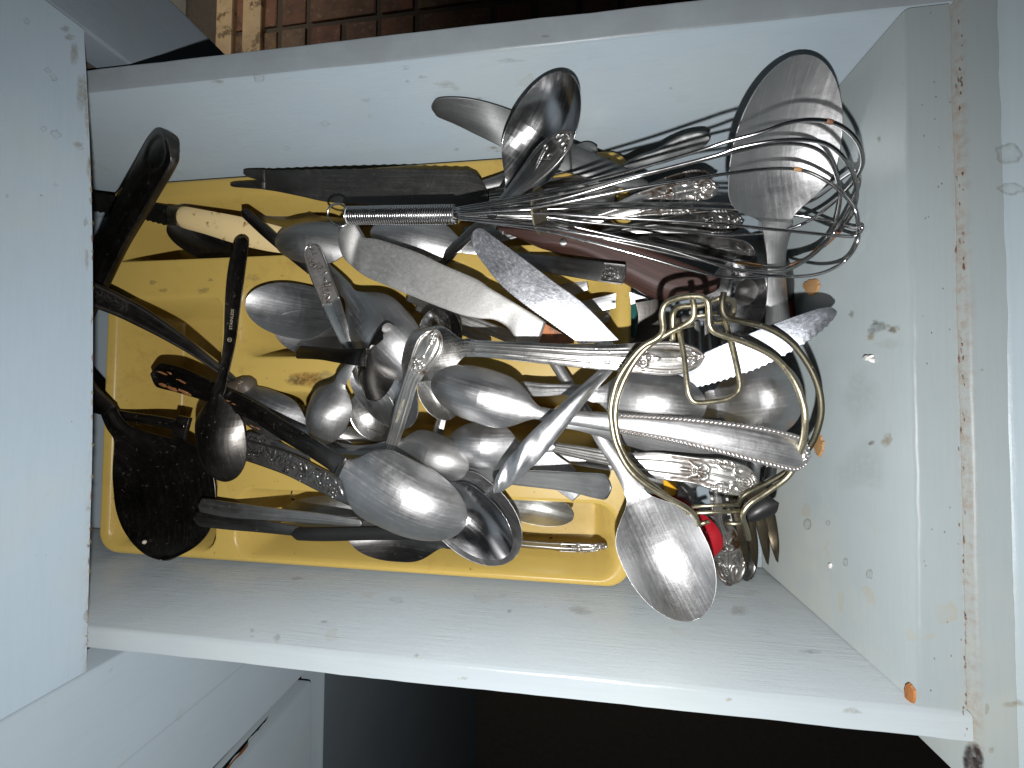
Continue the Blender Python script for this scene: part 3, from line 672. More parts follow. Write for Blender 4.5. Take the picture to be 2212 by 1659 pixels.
def stain(u, v, a, b, ax, val, mat, host, kind=0, rag=.3, n=20, sd=0, rot=0.0, name='stain', al=1.0):
    """thin dried mark on a flat face: kind 0 soft blot, 1 drip ring"""
    rs = np.random.RandomState(sd + int(u * 7 + v)); t = np.linspace(0, 2 * math.pi, n, endpoint=False); q = 1 + rs.uniform(-rag, rag, n); q = (q + np.roll(q, 1)) / 2
    sg = -1 if (ax == 0 and val > 0) or (ax == 1 and val > 0) else 1; off = np.zeros(3); off[ax] = sg * .00025
    rings = ((1.0, 0.0), (.86, 1.0), (.66, .25), (0, .15)) if kind else ((1.0, 0.0), (.72, .55), (.4, .95), (0, 1.0))
    V, A = [], []
    for f, al_ in rings[:-1]:
        for k in range(n):
            x, y = a * q[k] * f * math.cos(t[k]), b * q[k] * f * math.sin(t[k])
            V.append(onp(u + x * math.cos(rot) - y * math.sin(rot), v + x * math.sin(rot) + y * math.cos(rot), ax, val) + off); A.append(al_ * al)
    V.append(onp(u, v, ax, val) + off); A.append(rings[-1][1] * al); Fq = []
    for r_ in range(2): Fq += [(r_ * n + k, r_ * n + (k + 1) % n, (r_ + 1) * n + (k + 1) % n, (r_ + 1) * n + k) for k in range(n)]
    Fq += [(2 * n + k, 2 * n + (k + 1) % n, 3 * n) for k in range(n)]
    return mesh(name, V, Fq, mat, host, True, pat=A)
for (u, v, a, b) in ((1905, 706, 20, 15), (1885, 714, 10, 8), (1930, 714, 10, 6), (1893, 698, 9, 7)): stain(u, v, a, b, 0, XI, GREYST, dr, 0, .5, al=.5)
for (u, v, a, b, m_) in ((1932, 712, 16, 9, OCHRE), (1882, 728, 9, 10, OCHRE), (1920, 745, 30, 14, OCHRE), (1860, 850, 40, 60, TAN), (1865, 1010, 60, 50, TAN), (1918, 952, 16, 16, OCHRE), (1884, 958, 9, 6, RBROWN), (1840, 680, 7, 9, TAN), (1900, 300, 6, 8, TAN)): stain(u, v, a, b, 0, XI, m_, dr, 0, .45, al=.10 if a > 25 else .5)
for (u, v, a, b) in ((1745, 1133, 9, 13), (1790, 1130, 5, 6), (1880, 1240, 8, 11), (1828, 1215, 6, 9)): stain(u, v, a, b, 0, XI, TAN, dr, 1, .2, al=.5)
for (u, v, a, b, k) in ((56, 46, 8, 6, 1), (140, 62, 11, 9, 0), (150, 80, 12, 8, 0), (158, 115, 12, 30, 0), (176, 195, 13, 45, 0), (186, 205, 7, 40, 0), (115, 168, 9, 7, 1), (102, 152, 8, 6, 1), (120, 290, 12, 9, 1), (93, 278, 8, 6, 1), (168, 312, 12, 8, 0), (188, 262, 6, 34, 0), (190, 360, 6, 26, 0), (170, 318, 9, 6, 1), (14, 424, 5, 5, 0), (184, 480, 7, 10, 0), (190, 1100, 6, 8, 0), (187, 560, 5, 26, 0), (186, 1330, 7, 16, 0), (120, 400, 5, 3, 1)):
    stain(u, v, a, b, 0, XC, OCHRE if (k == 0 and u > 130) else TAN, cab, k, .4, rot=.5 if k else 0, al=.36)
for v in list(range(330, 1440, 26)): 
    if RNG.rand() < .75: stain(float(np.interp(v, [q[1] for q in RE], [q[0] for q in RE])) - RNG.uniform(3, 7), v + RNG.uniform(-10, 10), RNG.uniform(1.5, 4), RNG.uniform(3, 13), 0, XC, (RBROWN, OCHRE, OCHRE)[RNG.randint(3)], cab, 0, .5, al=.7)
for (u, v, a, b, m_, k) in ((703, 266, 10, 7, TAN, 1), (965, 182, 26, 9, OCHRE, 0), (985, 190, 14, 7, OCHRE, 0), (912, 165, 12, 5, TAN, 0), (1036, 211, 8, 2.5, RBROWN, 0), (880, 175, 5, 4, RBROWN, 0), (985, 322, 8, 4, OCHRE, 0), (1066, 318, 12, 3, RBROWN, 0), (1074, 326, 8, 3, OCHRE, 0), (800, 250, 6, 4, TAN, 1), (620, 320, 6, 5, TAN, 1), (1450, 190, 5, 3, RBROWN, 0), (790, 215, 12, 5, TAN, 0), (1100, 130, 30, 6, TAN, 0), (1690, 110, 6, 3, TAN, 0)): stain(u, v, a, b, 1, Y1, m_, dr, k, .4, al=.24)
for (u, v, a, b, m_, k) in ((857, 1298, 15, 6, TAN, 1), (1030, 1292, 8, 4, TAN, 1), (1086, 1288, 9, 4, TAN, 1), (1594, 1319, 22, 14, OCHRE, 0), (1100, 1322, 7, 5, RBROWN, 0), (700, 1345, 9, 4, OCHRE, 0), (1500, 1330, 9, 4, TAN, 0), (1750, 1410, 24, 6, TAN, 0), (1250, 1320, 30, 10, TAN, 0), (640, 1250, 14, 5, TAN, 0)): stain(u, v, a, b, 1, Y0, m_, dr, k, .4, al=.26)
for (u, v, a, b, m_, k) in ((470, 178, 16, 5, OCHRE, 0), (880, 150, 12, 3, RBROWN, 0), (560, 170, 12, 8, TAN, 1), (1180, 80, 10, 3, RBROWN, 0), (1000, 1465, 12, 4, TAN, 0), (1575, 1510, 9, 5, OCHRE, 0), (545, 1374, 6, 3, RBROWN, 0), (600, 1385, 10, 5, TAN, 0), (900, 1420, 7, 3, OCHRE, 0), (1840, 1535, 22, 8, TAN, 0)): stain(u, v, a, b, 2, .1203, m_, dr, k, .4, al=.36)
for (u, v, a, b, m_, k) in ((2178, 334, 36, 24, TAN, 1), (2184, 410, 32, 14, TAN, 1), (2130, 1530, 6, 14, OCHRE, 0), (2140, 1620, 7, 8, OCHRE, 0), (2120, 800, 5, 4, OCHRE, 0), (2190, 1520, 30, 8, OCHRE, 0)): stain(u, v, a, b, 2, .1216, m_, dr, k, .25, al=.4)
for k in range(60):
    v = RNG.uniform(5, 1590); s_ = RNG.uniform(1.2, 3.4); stain(2073 + (v - 20) * .007 + abs(RNG.randn()) * -6 + 4, v, s_, s_ * RNG.uniform(.8, 2.6), 2, .1203 if RNG.rand() < .7 else .1216, RBROWN, dr, 0, .5, 12, name='rust_fleck')
for k in range(26):
    stain(RNG.uniform(1990, 2060), RNG.uniform(20, 1560), 1.6, 1.6, 2, .1203, RBROWN, dr, 0, .4, 8, name='rust_fleck')
props(patch('paint_flake', 1880, 774, 12, 7, XI, WHITE, .5, 18, 31, .0012))
stain(2102, 1648, 24, 44, 2, .1216, stainm('dark_knot', (.035, .024, .024)), dr, 0, .06, 28, name='knot')
for _v in bpy.data.objects['knot'].data.attributes['patina'].data: _v.value = min(1, _v.value * 2.5)
for (u, v, a, b) in ((1795, 1222, 3, 5),): patch('paint_fleck', u, v, a, b, XI, WHITE, .3, 12, int(u), .0008)

# ------------------------------------------------------------------ moulded tray
def rrect(x, y, r0, r):
    x0, y0, x1, y1 = r0; cx, cy_, hx, hy = (x0 + x1) / 2, (y0 + y1) / 2, (x1 - x0) / 2 - r, (y1 - y0) / 2 - r
    dx, dy = np.abs(x - cx) - hx, np.abs(y - cy_) - hy
    return np.hypot(np.maximum(dx, 0), np.maximum(dy, 0)) + np.minimum(np.maximum(dx, dy), 0) - r
RZ = .048
gx = lambda u, v: float(at(u, v, 4.8)[0]); gy = lambda u, v: float(at(u, v, 4.8)[1])
X0, X1, TY0, TY1 = gx(221, 800), gx(1365, 800), -.1040, .1402
XR = gx(1338, 800)
comps = [((gx(238, 480), gy(400, 561), XR, gy(400, 424)), .012, .0075), ((gx(240, 900), gy(300, 1183), gx(474, 900), gy(300, 641)), .010, .009),
         ((gx(517, 700), gy(640, 774), XR, gy(640, 612)), .012, .010), ((gx(517, 890), gy(640, 958), XR, gy(640, 841)), .012, .010),
         ((gx(505, 1130), gy(640, 1213), XR, gy(640, 1057)), .013, .010)]
nx, ny = 300, 230
xs, ys = np.linspace(X0, X1, nx), np.linspace(TY0, TY1, ny); GX, GY = np.meshgrid(xs, ys, indexing='ij')
out = rrect(GX, GY, (X0, TY0, X1, TY1), .014)
cxm, cym = (X0 + X1) / 2, (TY0 + TY1) / 2
for _ in range(12):                                            # pull the square corners in to the rounded outline
    o_ = np.maximum(rrect(GX, GY, (X0, TY0, X1, TY1), .014), 0); dn = np.stack([GX - np.clip(GX, X0 + .014, X1 - .014), GY - np.clip(GY, TY0 + .014, TY1 - .014)]); ln = np.maximum(np.hypot(*dn), 1e-9)
    GX = GX - dn[0] / ln * o_; GY = GY - dn[1] / ln * o_
Z = np.full(GX.shape, RZ); e_out = -rrect(GX, GY, (X0, TY0, X1, TY1), .014)
Z -= .0035 * np.clip(1 - e_out / .004, 0, 1) ** 2.2
for rc, rad, sl in comps:
    d = np.clip(-rrect(GX, GY, rc, rad) / sl, 0, 1); s_ = d * d * (3 - 2 * d); Z -= s_ * .043
V = np.stack([GX, GY, Z], -1).reshape(-1, 3); I = np.arange(nx * ny).reshape(nx, ny)
Fc = [(int(I[i, j]), int(I[i + 1, j]), int(I[i + 1, j + 1]), int(I[i, j + 1])) for i in range(nx - 1) for j in range(ny - 1)]
ring = [int(I[i, 0]) for i in range(nx)] + [int(I[nx - 1, j]) for j in range(1, ny)] + [int(I[i, ny - 1]) for i in range(nx - 2, -1, -1)] + [int(I[0, j]) for j in range(ny - 2, 0, -1)]
rv = V[ring].copy(); rv[:, 2] = .004; base_i = len(V); V = np.vstack([V, rv]); m = len(ring)
Fc += [(ring[k], base_i + k, base_i + (k + 1) % m, ring[(k + 1) % m]) for k in range(m)]
tr = mesh('cutlery_tray', V, Fc, TRAYM, None, True, base=(cxm, cym, 0)); tr['_o'] = [float(cxm), float(cym), 0.0]; props(tr, 'mustard yellow moulded plastic cutlery tray lying in the drawer', 'cutlery tray')

RZs = .0482
for (u, v, a, b, al) in ((660, 818, 48, 17, .9), (640, 822, 30, 12, .7), (700, 812, 30, 14, .6), (330, 610, 9, 6, .6), (352, 628, 10, 5, .6), (455, 605, 6, 4, .6), (590, 612, 8, 5, .5), (610, 597, 5, 3, .5), (440, 628, 14, 7, .5), (545, 600, 18, 8, .35), (1315, 345, 5, 4, .9), (1160, 353, 6, 4, .9)):
    stain(u, v, a, b, 2, RZs, OCHRE if al < .9 else (RUSTST if a > 20 else RBROWN), tr, 0, .5, al=al * .8)

# ------------------------------------------------------------------ cutlery (u, v = sight line in the photograph's measure, z = height in cm)
GS, GK, GH = 'loose spoons heaped over the tray', 'knives lying in the heap', 'ornate cutlery handles lying in the heap'
# ---- back row against the far wall
r = root('bread_knife', 'long dark serrated knife with a forked tip lying along the far edge of the tray', 'knife', at(800, 405, 5), GK)
A = [(561, 366, 5.6), (600, 366, 5.6), (700, 364, 5.7), (800, 363, 5.8), (900, 363, 5.9), (980, 365, 6), (1015, 367, 6), (1035, 380, 6), (1045, 396, 6), (1054, 412, 6)]
B = [(561, 408, 5.3), (600, 414, 5.3), (650, 424, 5.4), (708, 436, 5.4), (800, 442, 5.5), (900, 446, 5.6), (1000, 448, 5.7), (1022, 446, 5.7), (1040, 440, 5.7), (1056, 434, 5.7)]
loft(A, B, CARBON, r, 'blade', 1.2, serA=(.0005, .0062), n=220)
loft([(526, 369, 5.6), (535, 366, 5.6), (572, 366, 5.62)], [(526, 376, 5.6), (536, 382, 5.6), (563, 390, 5.55), (572, 391, 5.54)], CARBON, r, 'tip_prong', 1.2, n=10)
loft([(497, 397, 5.4), (510, 394, 5.4), (563, 391.5, 5.52), (572, 391.5, 5.51)], [(499, 402, 5.4), (512, 404, 5.4), (563, 408.5, 5.33), (572, 409.5, 5.32)], CARBON, r, 'tip_prong', 1.2, n=10)
bar([(1044, 402, 5.7, 26), (1095, 388, 5.7, 34), (1180, 358, 5.7, 46), (1290, 322, 5.7, 48)], DULL, r, 'handle', 2.4, 1.6, (0, 1))
r = root('table_knife', 'plain grey table knife leaning on the far wall behind the upright polished spoon', 'knife', at(1030, 260, 8.6), GK)
loft([(932, 234, 9), (936, 222, 9), (945, 214, 9), (970, 211, 9), (1010, 213, 8.9), (1060, 223, 8.6), (1110, 240, 8.2), (1180, 275, 7.5), (1230, 305, 7)], [(932, 236, 9), (936, 248, 8.8), (945, 257, 8.7), (980, 271, 8.5), (1030, 294, 8.2), (1085, 318, 7.9), (1150, 345, 7.3), (1200, 362, 7), (1236, 374, 6.8)],
     MATTE, r, 'blade', 1.1, Zx=lambda x, t: np.where(t > .35, -(t - .35) * 1.6e-3, 0))
loft([(1229, 304, 7), (1250, 315, 6.9), (1330, 352, 6.5), (1371, 374, 6.2), (1400, 392, 5.9)], [(1235, 374, 6.8), (1250, 379, 6.7), (1330, 403, 6.3), (1371, 408, 6), (1400, 414, 5.7)], MATTE, r, 'handle', 2.6, Zx=lambda x, t: 1.3e-3 * (1 - t ** 4))
spoon('large polished spoon standing upright against the far wall with a monogrammed handle in its bowl', (1234, 162, 11.5), (1098, 414, 8.4), 156, [(1085, 432, 8.0, 26), (1050, 470, 6.5, 22), (1000, 520, 5.6, 24), (945, 575, 4.6, 28)], POLISH, 1, 9.5, 'serving_spoon', 'spoon', c=.50, k=1.8, thick=1.3)
bar([(940, 572, 5.0, 22), (1000, 520, 6.4, 22), (1045, 476, 7.6, 26), (1094, 426, 9.0, 28), (1140, 380, 9.8, 50), (1180, 338, 10.3, 63), (1212, 308, 10.6, 52), (1236, 285, 10.8, 24)], SILVERD, None, 'monogrammed_handle', 1.6, .7, (0, 1), o_mono(), 45, .32, patk=.8, base=at(1094, 426, 8))
props(bpy.data.objects['monogrammed_handle'], 'dark silver handle engraved with a script capital, resting in the upright polished spoon', 'cutlery handle', GH)
# stack of plain handles behind, under the knife
for k, (v0, v1, zz) in enumerate(((376, 384, 4.6), (398, 396, 5.2), (412, 404, 5.6))):
    bar([(1055, v0 + 38, zz - .4, 20), (1180, v0 + 22, zz, 24), (1300, v1 + 4, zz, 26), (1372 - 18 * k, v1 - 8, zz, 30)], SILVERB if k else STEEL, None, 'grooved_handle', 1.3, .4, (0, .6), M=16, grooves=[-.5, .5], base=at(1200, v0, zz))
for o, s in zip([q for q in COL.objects if q.name.startswith('grooved_handle')], ('topmost', 'middle', 'nearest')):
    props(o, {'topmost': 'bright grooved handle under the grey table knife, farthest of three side by side', 'middle': 'bright grooved handle under the grey table knife, middle of three side by side', 'nearest': 'bright grooved handle beside the whisk washer, nearest of three side by side'}[s], 'cutlery handle', GH)
r = root('table_knife', 'scallop edged grey knife handle against the far wall left of the big upright serving spoon', 'knife', at(1440, 320, 6), GK)
loft([(1345, 358, 6.2), (1380, 337, 6.4), (1420, 322, 6.6), (1450, 305, 6.9), (1480, 291, 7.1), (1510, 286, 7.3), (1528, 287, 7.3), (1534, 298, 7.2)], [(1345, 366, 6.0), (1385, 362, 6.0), (1420, 356, 6.1), (1450, 347, 6.2), (1480, 336, 6.4), (1506, 326, 6.6), (1524, 314, 6.9), (1534, 302, 7.1)], MATTE, r, 'handle', 3.0, n=70, Zx=lambda x, t: .9e-3 * (1 - t ** 4) + .3e-3 * rg(np.abs(t) - .78, .1) * (.5 + .5 * np.cos(x * 40)))
loft([(1232, 404, 5.2), (1300, 378, 5.8), (1346, 358, 6.2)], [(1236, 412, 5.0), (1300, 384, 5.6), (1346, 366, 6.0)], MATTE, r, 'blade', 1.2)
# ---- the big upright serving spoon on the right
spoon('big serving spoon propped up in the far right corner behind the whisk wires', (1716, 121, 11.4), (1681, 482, 7.4), 236, [(1681, 500, 7.2, 58), (1678, 545, 6.6, 42), (1678, 600, 5.9, 38), (1679, 650, 5.3, 44), (1680, 700, 4.9, 52), (1682, 770, 4.3, 56)], STEEL, 1, 10, 'serving_spoon', 'spoon', c=.60, k=1.9, thick=1.3, cr=1.0, deepc=.58)
# ---- ornate handles under the whisk
spoon_l = None
def hbar(name, lab, pts, mat, orn=None, **k):
    p = at(*pts[len(pts) // 2][:3]); bs = k.pop('grp', GH); cat = k.pop('cat', 'cutlery handle')
    o = bar(pts, mat, None, name, orn=orn, base=p, M=k.pop('M', 45 if orn else 14), res=k.pop('res', .32 if orn else 1.4), **k)[0]
    return props(o, lab, cat, bs)
hbar('rose_handle', 'bright silver handle with a brown stained rose pattern, uppermost under the whisk wires', [(1170, 497, 5.4, 24), (1262, 476, 5.8, 26), (1330, 455, 6.1, 34), (1390, 435, 6.3, 46), (1450, 420, 6.4, 54), (1500, 410, 6.5, 56), (1530, 406, 6.5, 46), (1552, 405, 6.4, 26)], SILVERB, o_rose(1.0), cr=1.0)
hbar('rose_handle', 'tarnished rose patterned handle partly under the brown stained one below the whisk', [(1190, 480, 4.9, 24), (1280, 466, 5.2, 30), (1360, 450, 5.4, 40), (1420, 442, 5.5, 46), (1480, 440, 5.5, 44), (1515, 442, 5.4, 26)], SILVER, o_rose(.85), cr=.8)
hbar('scroll_handle', 'dark oval ended handle just below the brown stained rose handle', [(1300, 505, 4.9, 22), (1380, 492, 5.2, 26), (1450, 484, 5.4, 40), (1520, 480, 5.5, 50), (1575, 478, 5.5, 48), (1606, 477, 5.4, 28)], SILVERD, o_rose(.7, False), cr=.9)
hbar('vine_handle', 'blackened handle with flowers and beaded edges beside the end of the red wooden handle', [(1300, 505, 4.5, 40), (1400, 514, 4.9, 54), (1460, 521, 5.0, 58), (1520, 532, 5.0, 58), (1580, 541, 5.0, 56), (1610, 545, 4.9, 48), (1630, 547, 4.8, 26)], SILVERD, o_vine(1.0), cr=.8)
hbar('scroll_handle', 'half hidden dark scroll handle behind the brown stained rose handle', [(1330, 430, 4.4, 20), (1420, 402, 4.8, 26), (1490, 385, 4.9, 36), (1535, 378, 4.9, 22)], DARK, o_rose(.6, False), cr=.6)
for k, (u0, v0, u1, v1, lab) in enumerate(((1040, 520, 1185, 478, 'grooved bright steel handle crossing under the whisk beside the scratched blade'), (1175, 470, 1330, 428, 'grooved steel handle in the shade under the whisk washer'))):
    hbar('grooved_handle', lab, [(u0, v0, 4.8 - k, 26), ((u0 + u1) / 2, (v0 + v1) / 2, 5.1 - k, 30), (u1, v1, 5.2 - k, 30)], STEEL, r=(0, .5), grooves=[-.55, 0, .55], M=18)
# ---- wooden handle
r = root('carving_fork', 'dark red wooden handle of a carving tool lying under the whisk', 'kitchen tool', at(1350, 560, 6))
loft([(1070, 492, 5.2), (1150, 493, 5.9), (1200, 490, 6.1), (1262, 492, 6.2), (1350, 518, 6.3), (1450, 554, 6.3), (1530, 585, 6.2), (1558, 598, 6.1)],
     [(1078, 502, 5.0), (1150, 533, 5.6), (1200, 541, 5.9), (1262, 560, 6.0), (1350, 607, 6.0), (1435, 648, 6.0), (1520, 640, 6.0), (1554, 628, 6.0)], ROSEW, r, 'handle', 9, n=60, M=17,
     Zx=lambda x, t: np.where(t > .45, -(t - .45) * 8e-3, 0) - 2e-3 * np.abs(t) ** 12 + .12e-3 * (1 - t ** 2))
bar([(1000, 500, 4.4, 20), (1040, 497, 4.8, 22), (1090, 498, 5.2, 24)], DULL, r, 'shank', 2, .6, (0, 0))
lathe(at(1217, 525, 6.3), at(1217, 525, 6.0), [(0, .0018), (.0, .0019), (1, .0019)], DULL, 'rivet', r)
# ---- engraved flat handle, star handle and friends
hbar('engraved_handle', 'flat dark handle with an engraved floral panel, beside the red wooden handle', [(1050, 545, 4.6, 22), (1130, 561, 5.4, 30), (1200, 572, 6.2, 38), (1280, 584, 6.8, 42), (1352, 593, 7.0, 44)], SILVERD, o_panel(), r=(0, .25), cr=.35)
r = root('table_knife', 'bright flat knife end with a stamped star beside the red wooden handle', 'knife', at(1330, 650, 4), GK)
loft([(1240, 655, 4.2), (1300, 640, 4.4), (1348, 629, 4.6), (1360, 629, 4.6)], [(1258, 678, 4.0), (1280, 676, 4.2), (1330, 665, 4.4), (1412, 648, 4.5)], STEELB, r, 'handle', 1.4)
lathe(at(1238, 664, 4.3), at(1262, 664, 4.3), [(0, .0022), (.3, .0030), (.6, .0024), (1, .0028)], STEELB, 'collar', r)
pc = at(1326, 652, 4.52)
for k in range(5):
    a_ = k * math.pi / 5 + .2; d_ = np.array([math.cos(a_), math.sin(a_), .0]) * .0022
    tube(np.array([pc - d_, pc, pc + d_]), [.00004, .0002, .00004], CARBON, 'star_ray', r, 5)
hbar('flat_handle', 'short bright flat handle end poking out left of the star stamped knife', [(1190, 640, 3.6, 30), (1230, 622, 4.0, 36), (1268, 606, 4.2, 40)], STEELB, r=(0, .2))
hbar('flat_handle', 'bright flat handle end in the dark below the star stamped knife', [(1250, 700, 3.0, 24), (1290, 688, 3.2, 28), (1322, 678, 3.3, 30)], STEELB, r=(0, .5))
# ---- cast aluminium tool and the scratched butter knife
r = root('can_opener', 'thick dull grey cast aluminium tool with a bulbous end and a rusty blade', 'kitchen tool', at(940, 600, 7))
loft([(733, 512, 7.2), (734, 500, 7.3), (740, 488, 7.4), (750, 483, 7.4), (764, 483, 7.4), (773, 497, 7.3), (784, 512, 7.2), (812, 516, 7.3), (850, 527, 7.4), (906, 547, 7.5), (956, 571, 7.5), (1030, 603, 7.5), (1055, 620, 7.5), (1105, 650, 7.4), (1150, 677, 7.3), (1179, 696, 7.2)],
     [(733, 516, 7.0), (733, 528, 7.0), (735, 541, 7.0), (742, 557, 7.0), (757, 573, 7.0), (776, 588, 7.1), (797, 601, 7.1), (838, 618, 7.2), (881, 636, 7.2), (981, 675, 7.3), (1030, 687, 7.3), (1067, 691, 7.2), (1095, 706, 7.1), (1112, 728, 7.1), (1128, 744, 7.0), (1162, 744, 7.0)], ALU, r, 'handle', 9, n=90, M=21,
     Zx=lambda x, t: .55e-3 * (1 - np.abs(t) ** 10) + 1.0e-3 * rg(x - .04, .03) * (1 - t ** 2) - .9e-3 * rg(x - .10, .022) + .35e-3 * rg(x - .80 + .05 * t, .035))
loft([(1170, 694, 6.5), (1200, 712, 6.4), (1240, 735, 6.2)], [(1150, 742, 6.4), (1200, 744, 6.2), (1240, 742, 6.1)], RUSTB, r, 'blade', 1.6)
r = root('butter_knife', 'scratched bright butter knife blade, its lower end glaring white, above the ornate silver spoon handle', 'knife', at(1180, 620, 8), GK)
loft([(1019, 512, 7.6), (1022, 500, 7.7), (1032, 493, 7.7), (1046, 496, 7.8), (1065, 510, 7.9), (1130, 558, 8.1), (1200, 611, 8.2), (1262, 657, 8.2), (1338, 735, 8.1)], [(1018, 516, 7.6), (1020, 529, 7.7), (1028, 548, 7.7), (1045, 572, 7.8), (1080, 615, 8.0), (1130, 657, 8.1), (1179, 692, 8.1), (1230, 728, 8.1), (1252, 744, 8.0)],
     SCUFF, r, 'blade', 1.0, serB=(.0004, .0016), n=160, Zx=lambda x, t: .35e-3 * (1 - t ** 2))
bar([(1290, 738, 7.9, 60), (1330, 775, 7.2, 34), (1380, 820, 6.2, 40), (1420, 860, 5.2, 44)], STEEL, r, 'handle', 2, .8, (0, 1))
# ---- ornate silver spoon lying across the middle
spoon('bright silver spoon with an ornate oval ended handle lying across the middle of the heap', (845, 778, 6.7), (1004, 751, 7.8), 118, [(1018, 752, 7.9, 38), (1050, 754, 8.2, 36), (1130, 760, 8.6, 42), (1250, 769, 8.9, 50), (1320, 772, 9.0, 56), (1400, 773, 9.1, 70), (1450, 774, 9.1, 74), (1490, 773, 9.1, 58), (1521, 771, 9.0, 26)], SILVERB, -1, 6, 'serving_spoon', 'spoon', orn=o_medal(1.35), cr=1.3, thick=1.6, grooves=[-.55, .55], patk=.7)
# ---- serrated knife on the right
r = root('steak_knife', 'bright scratched serrated knife under the wire lifter, its rounded tip against the drawer front', 'knife', at(1650, 750, 8.6), GK)
loft([(1400, 820, 7.0), (1440, 800, 7.5), (1490, 775, 8.0), (1522, 761, 8.3), (1590, 732, 8.85), (1659, 704, 9.3), (1720, 682, 9.6), (1770, 666, 9.8), (1795, 664, 9.85), (1807, 671, 9.85)], [(1400, 874, 6.9), (1445, 856, 7.4), (1500, 841, 7.95), (1545, 829, 8.3), (1596, 813, 8.65), (1640, 797, 9.0), (1690, 773, 9.35), (1745, 740, 9.7), (1785, 708, 9.8), (1806, 684, 9.85)],
     SCUFF2, r, 'blade', 1.0, serB=(.0007, .0026), n=200, Zx=lambda x, t: .3e-3 * (1 - t ** 2))
# ---- spoons on the right half
spoon('bowl down spoon inside the wire lifter ring, left of the ladle', (1526, 880, 8.15), (1290, 852, 7.7), 134, [(1268, 848, 7.6, 34), (1220, 842, 7.2, 24), (1170, 842, 6.9, 28), (1120, 838, 6.6, 34)], STEEL, -1, 8.5, c=.5, grooves=[-.5, .5], thick=1.3)
spoon('deep round bowl down ladle near the drawer front under the serrated knife', (1735, 842, 7.6), (1548, 872, 6.8), 182, [(1535, 874, 6.6, 60), (1480, 885, 5.2, 40), (1420, 892, 4.6, 40)], STEEL, -1, 17, 'ladle', 'ladle', c=.52, k=2.0, thick=1.3)
spoon('large bowl down serving spoon with a long rope edged handle reaching the drawer front', (932, 822, 7.7), (1166, 893, 8.2), 120, [(1190, 897, 8.3, 28), (1240, 903, 8.5, 32), (1340, 914, 8.8, 44), (1450, 927, 9.0, 58), (1560, 945, 9.1, 72), (1660, 965, 9.1, 82), (1720, 980, 9.0, 80), (1748, 986, 8.9, 70)], STEEL, -1, 10, 'serving_spoon', 'spoon', orn=o_rope(), c=.45, cr=1.4, thick=1.8, hend=.9, res=.45, M=41)
r = root('dinner_knife', 'dark flat knife lying just below the rope edged handle', 'knife', at(1420, 960, 7), GK)
loft([(1225, 895, 7.4), (1300, 915, 7.4), (1400, 925, 7.2), (1500, 945, 7.0), (1600, 970, 6.8)], [(1218, 925, 7.4), (1262, 934, 7.3), (1330, 955, 7.1), (1386, 972, 6.9), (1485, 998, 6.7), (1600, 1010, 6.4)], MATTE, r, 'blade', 1.4, Zx=lambda x, t: .5e-3 * (1 - t ** 2))
bar([(1228, 912, 7.4, 26), (1180, 900, 7.0, 22), (1120, 884, 6.3, 26)], MATTE, r, 'handle', 2.2, .8, (0, 1))
hbar('rose_handle', 'clean silver rose patterned handle lying across the lower part of the wire lifter', [(1130, 955, 5.6, 16), (1195, 966, 6.0, 22), (1262, 979, 6.5, 30), (1330, 992, 7.0, 34), (1372, 1001, 7.2, 46), (1420, 1006, 7.4, 58), (1470, 1012, 7.6, 58), (1510, 1018, 7.7, 60), (1560, 1028, 7.8, 74), (1600, 1038, 7.8, 68), (1624, 1045, 7.8, 48), (1638, 1049, 7.7, 24)], SILVER, o_rose(1.05), cr=1.0, grooves=[-.5, .5], patk=.8)
spoon('large serving spoon with its bowl hanging over the near right end of the tray', (1503, 1339, 8.9), (1372, 1066, 7.4), 186, [(1366, 1050, 7.3, 42), (1340, 1005, 7.1, 36), (1305, 955, 6.9, 32), (1265, 890, 6.6, 27), (1225, 825, 6.3, 25), (1190, 770, 6.0, 24)], STEEL, 1, 10, 'serving_spoon', 'spoon', c=.50, k=1.8, thick=1.4, cr=1.4)
hbar('twisted_handle', 'pointed steel handle with a twisted fluted end lying slantwise in the middle', [(1345, 765, 8.0, 22), (1310, 800, 8.5, 24), (1260, 850, 9.1, 32), (1200, 915, 9.3, 46), (1150, 970, 9.3, 54), (1105, 1018, 9.2, 46), (1080, 1048, 9.1, 30), (1070, 1062, 9.0, 16)], STEELB, o_twist(), r=(0, 1), cr=1.2, thick=2.2, patk=0)
# ---- middle left spoons
spoon('bowl up teaspoon with a bright tip on the divider at the left of the heap', (530, 652, 5.8), (735, 690, 5.4), 118, [(760, 694, 5.3, 26), (820, 704, 5.0, 20), (880, 712, 4.6, 22)], STEEL, 1, 8, c=.5, group=GS)
spoon('second spoon nested just below the bright tipped teaspoon', (592, 700, 5.0), (760, 745, 4.6), 100, [(790, 752, 4.5, 22), (850, 765, 4.2, 22)], STEEL, 1, 7, c=.48, group=GS)
spoon('spoon with a bright flower stamped handle slanting down between two bowls', (826, 952, 5.0), (782, 836, 5.9), 104, [(778, 826, 6.0, 22), (765, 785, 6.4, 22), (752, 748, 6.7, 26), (735, 705, 6.9, 34), (712, 645, 7.0, 44), (690, 590, 6.9, 46), (678, 556, 6.8, 44), (668, 530, 6.7, 40)], SILVERB, 1, 7, orn=o_floral(.8, 3, 11, 4.6, .32, .20), group=GS, patk=.8)
spoon('large bowl down spoon beside the end of the aluminium tool', (905, 808, 6.8), (752, 634, 6.6), 142, [(740, 618, 6.5, 30), (715, 590, 6.2, 24), (680, 560, 5.8, 24)], STEEL, -1, 10, c=.46, group=GS)
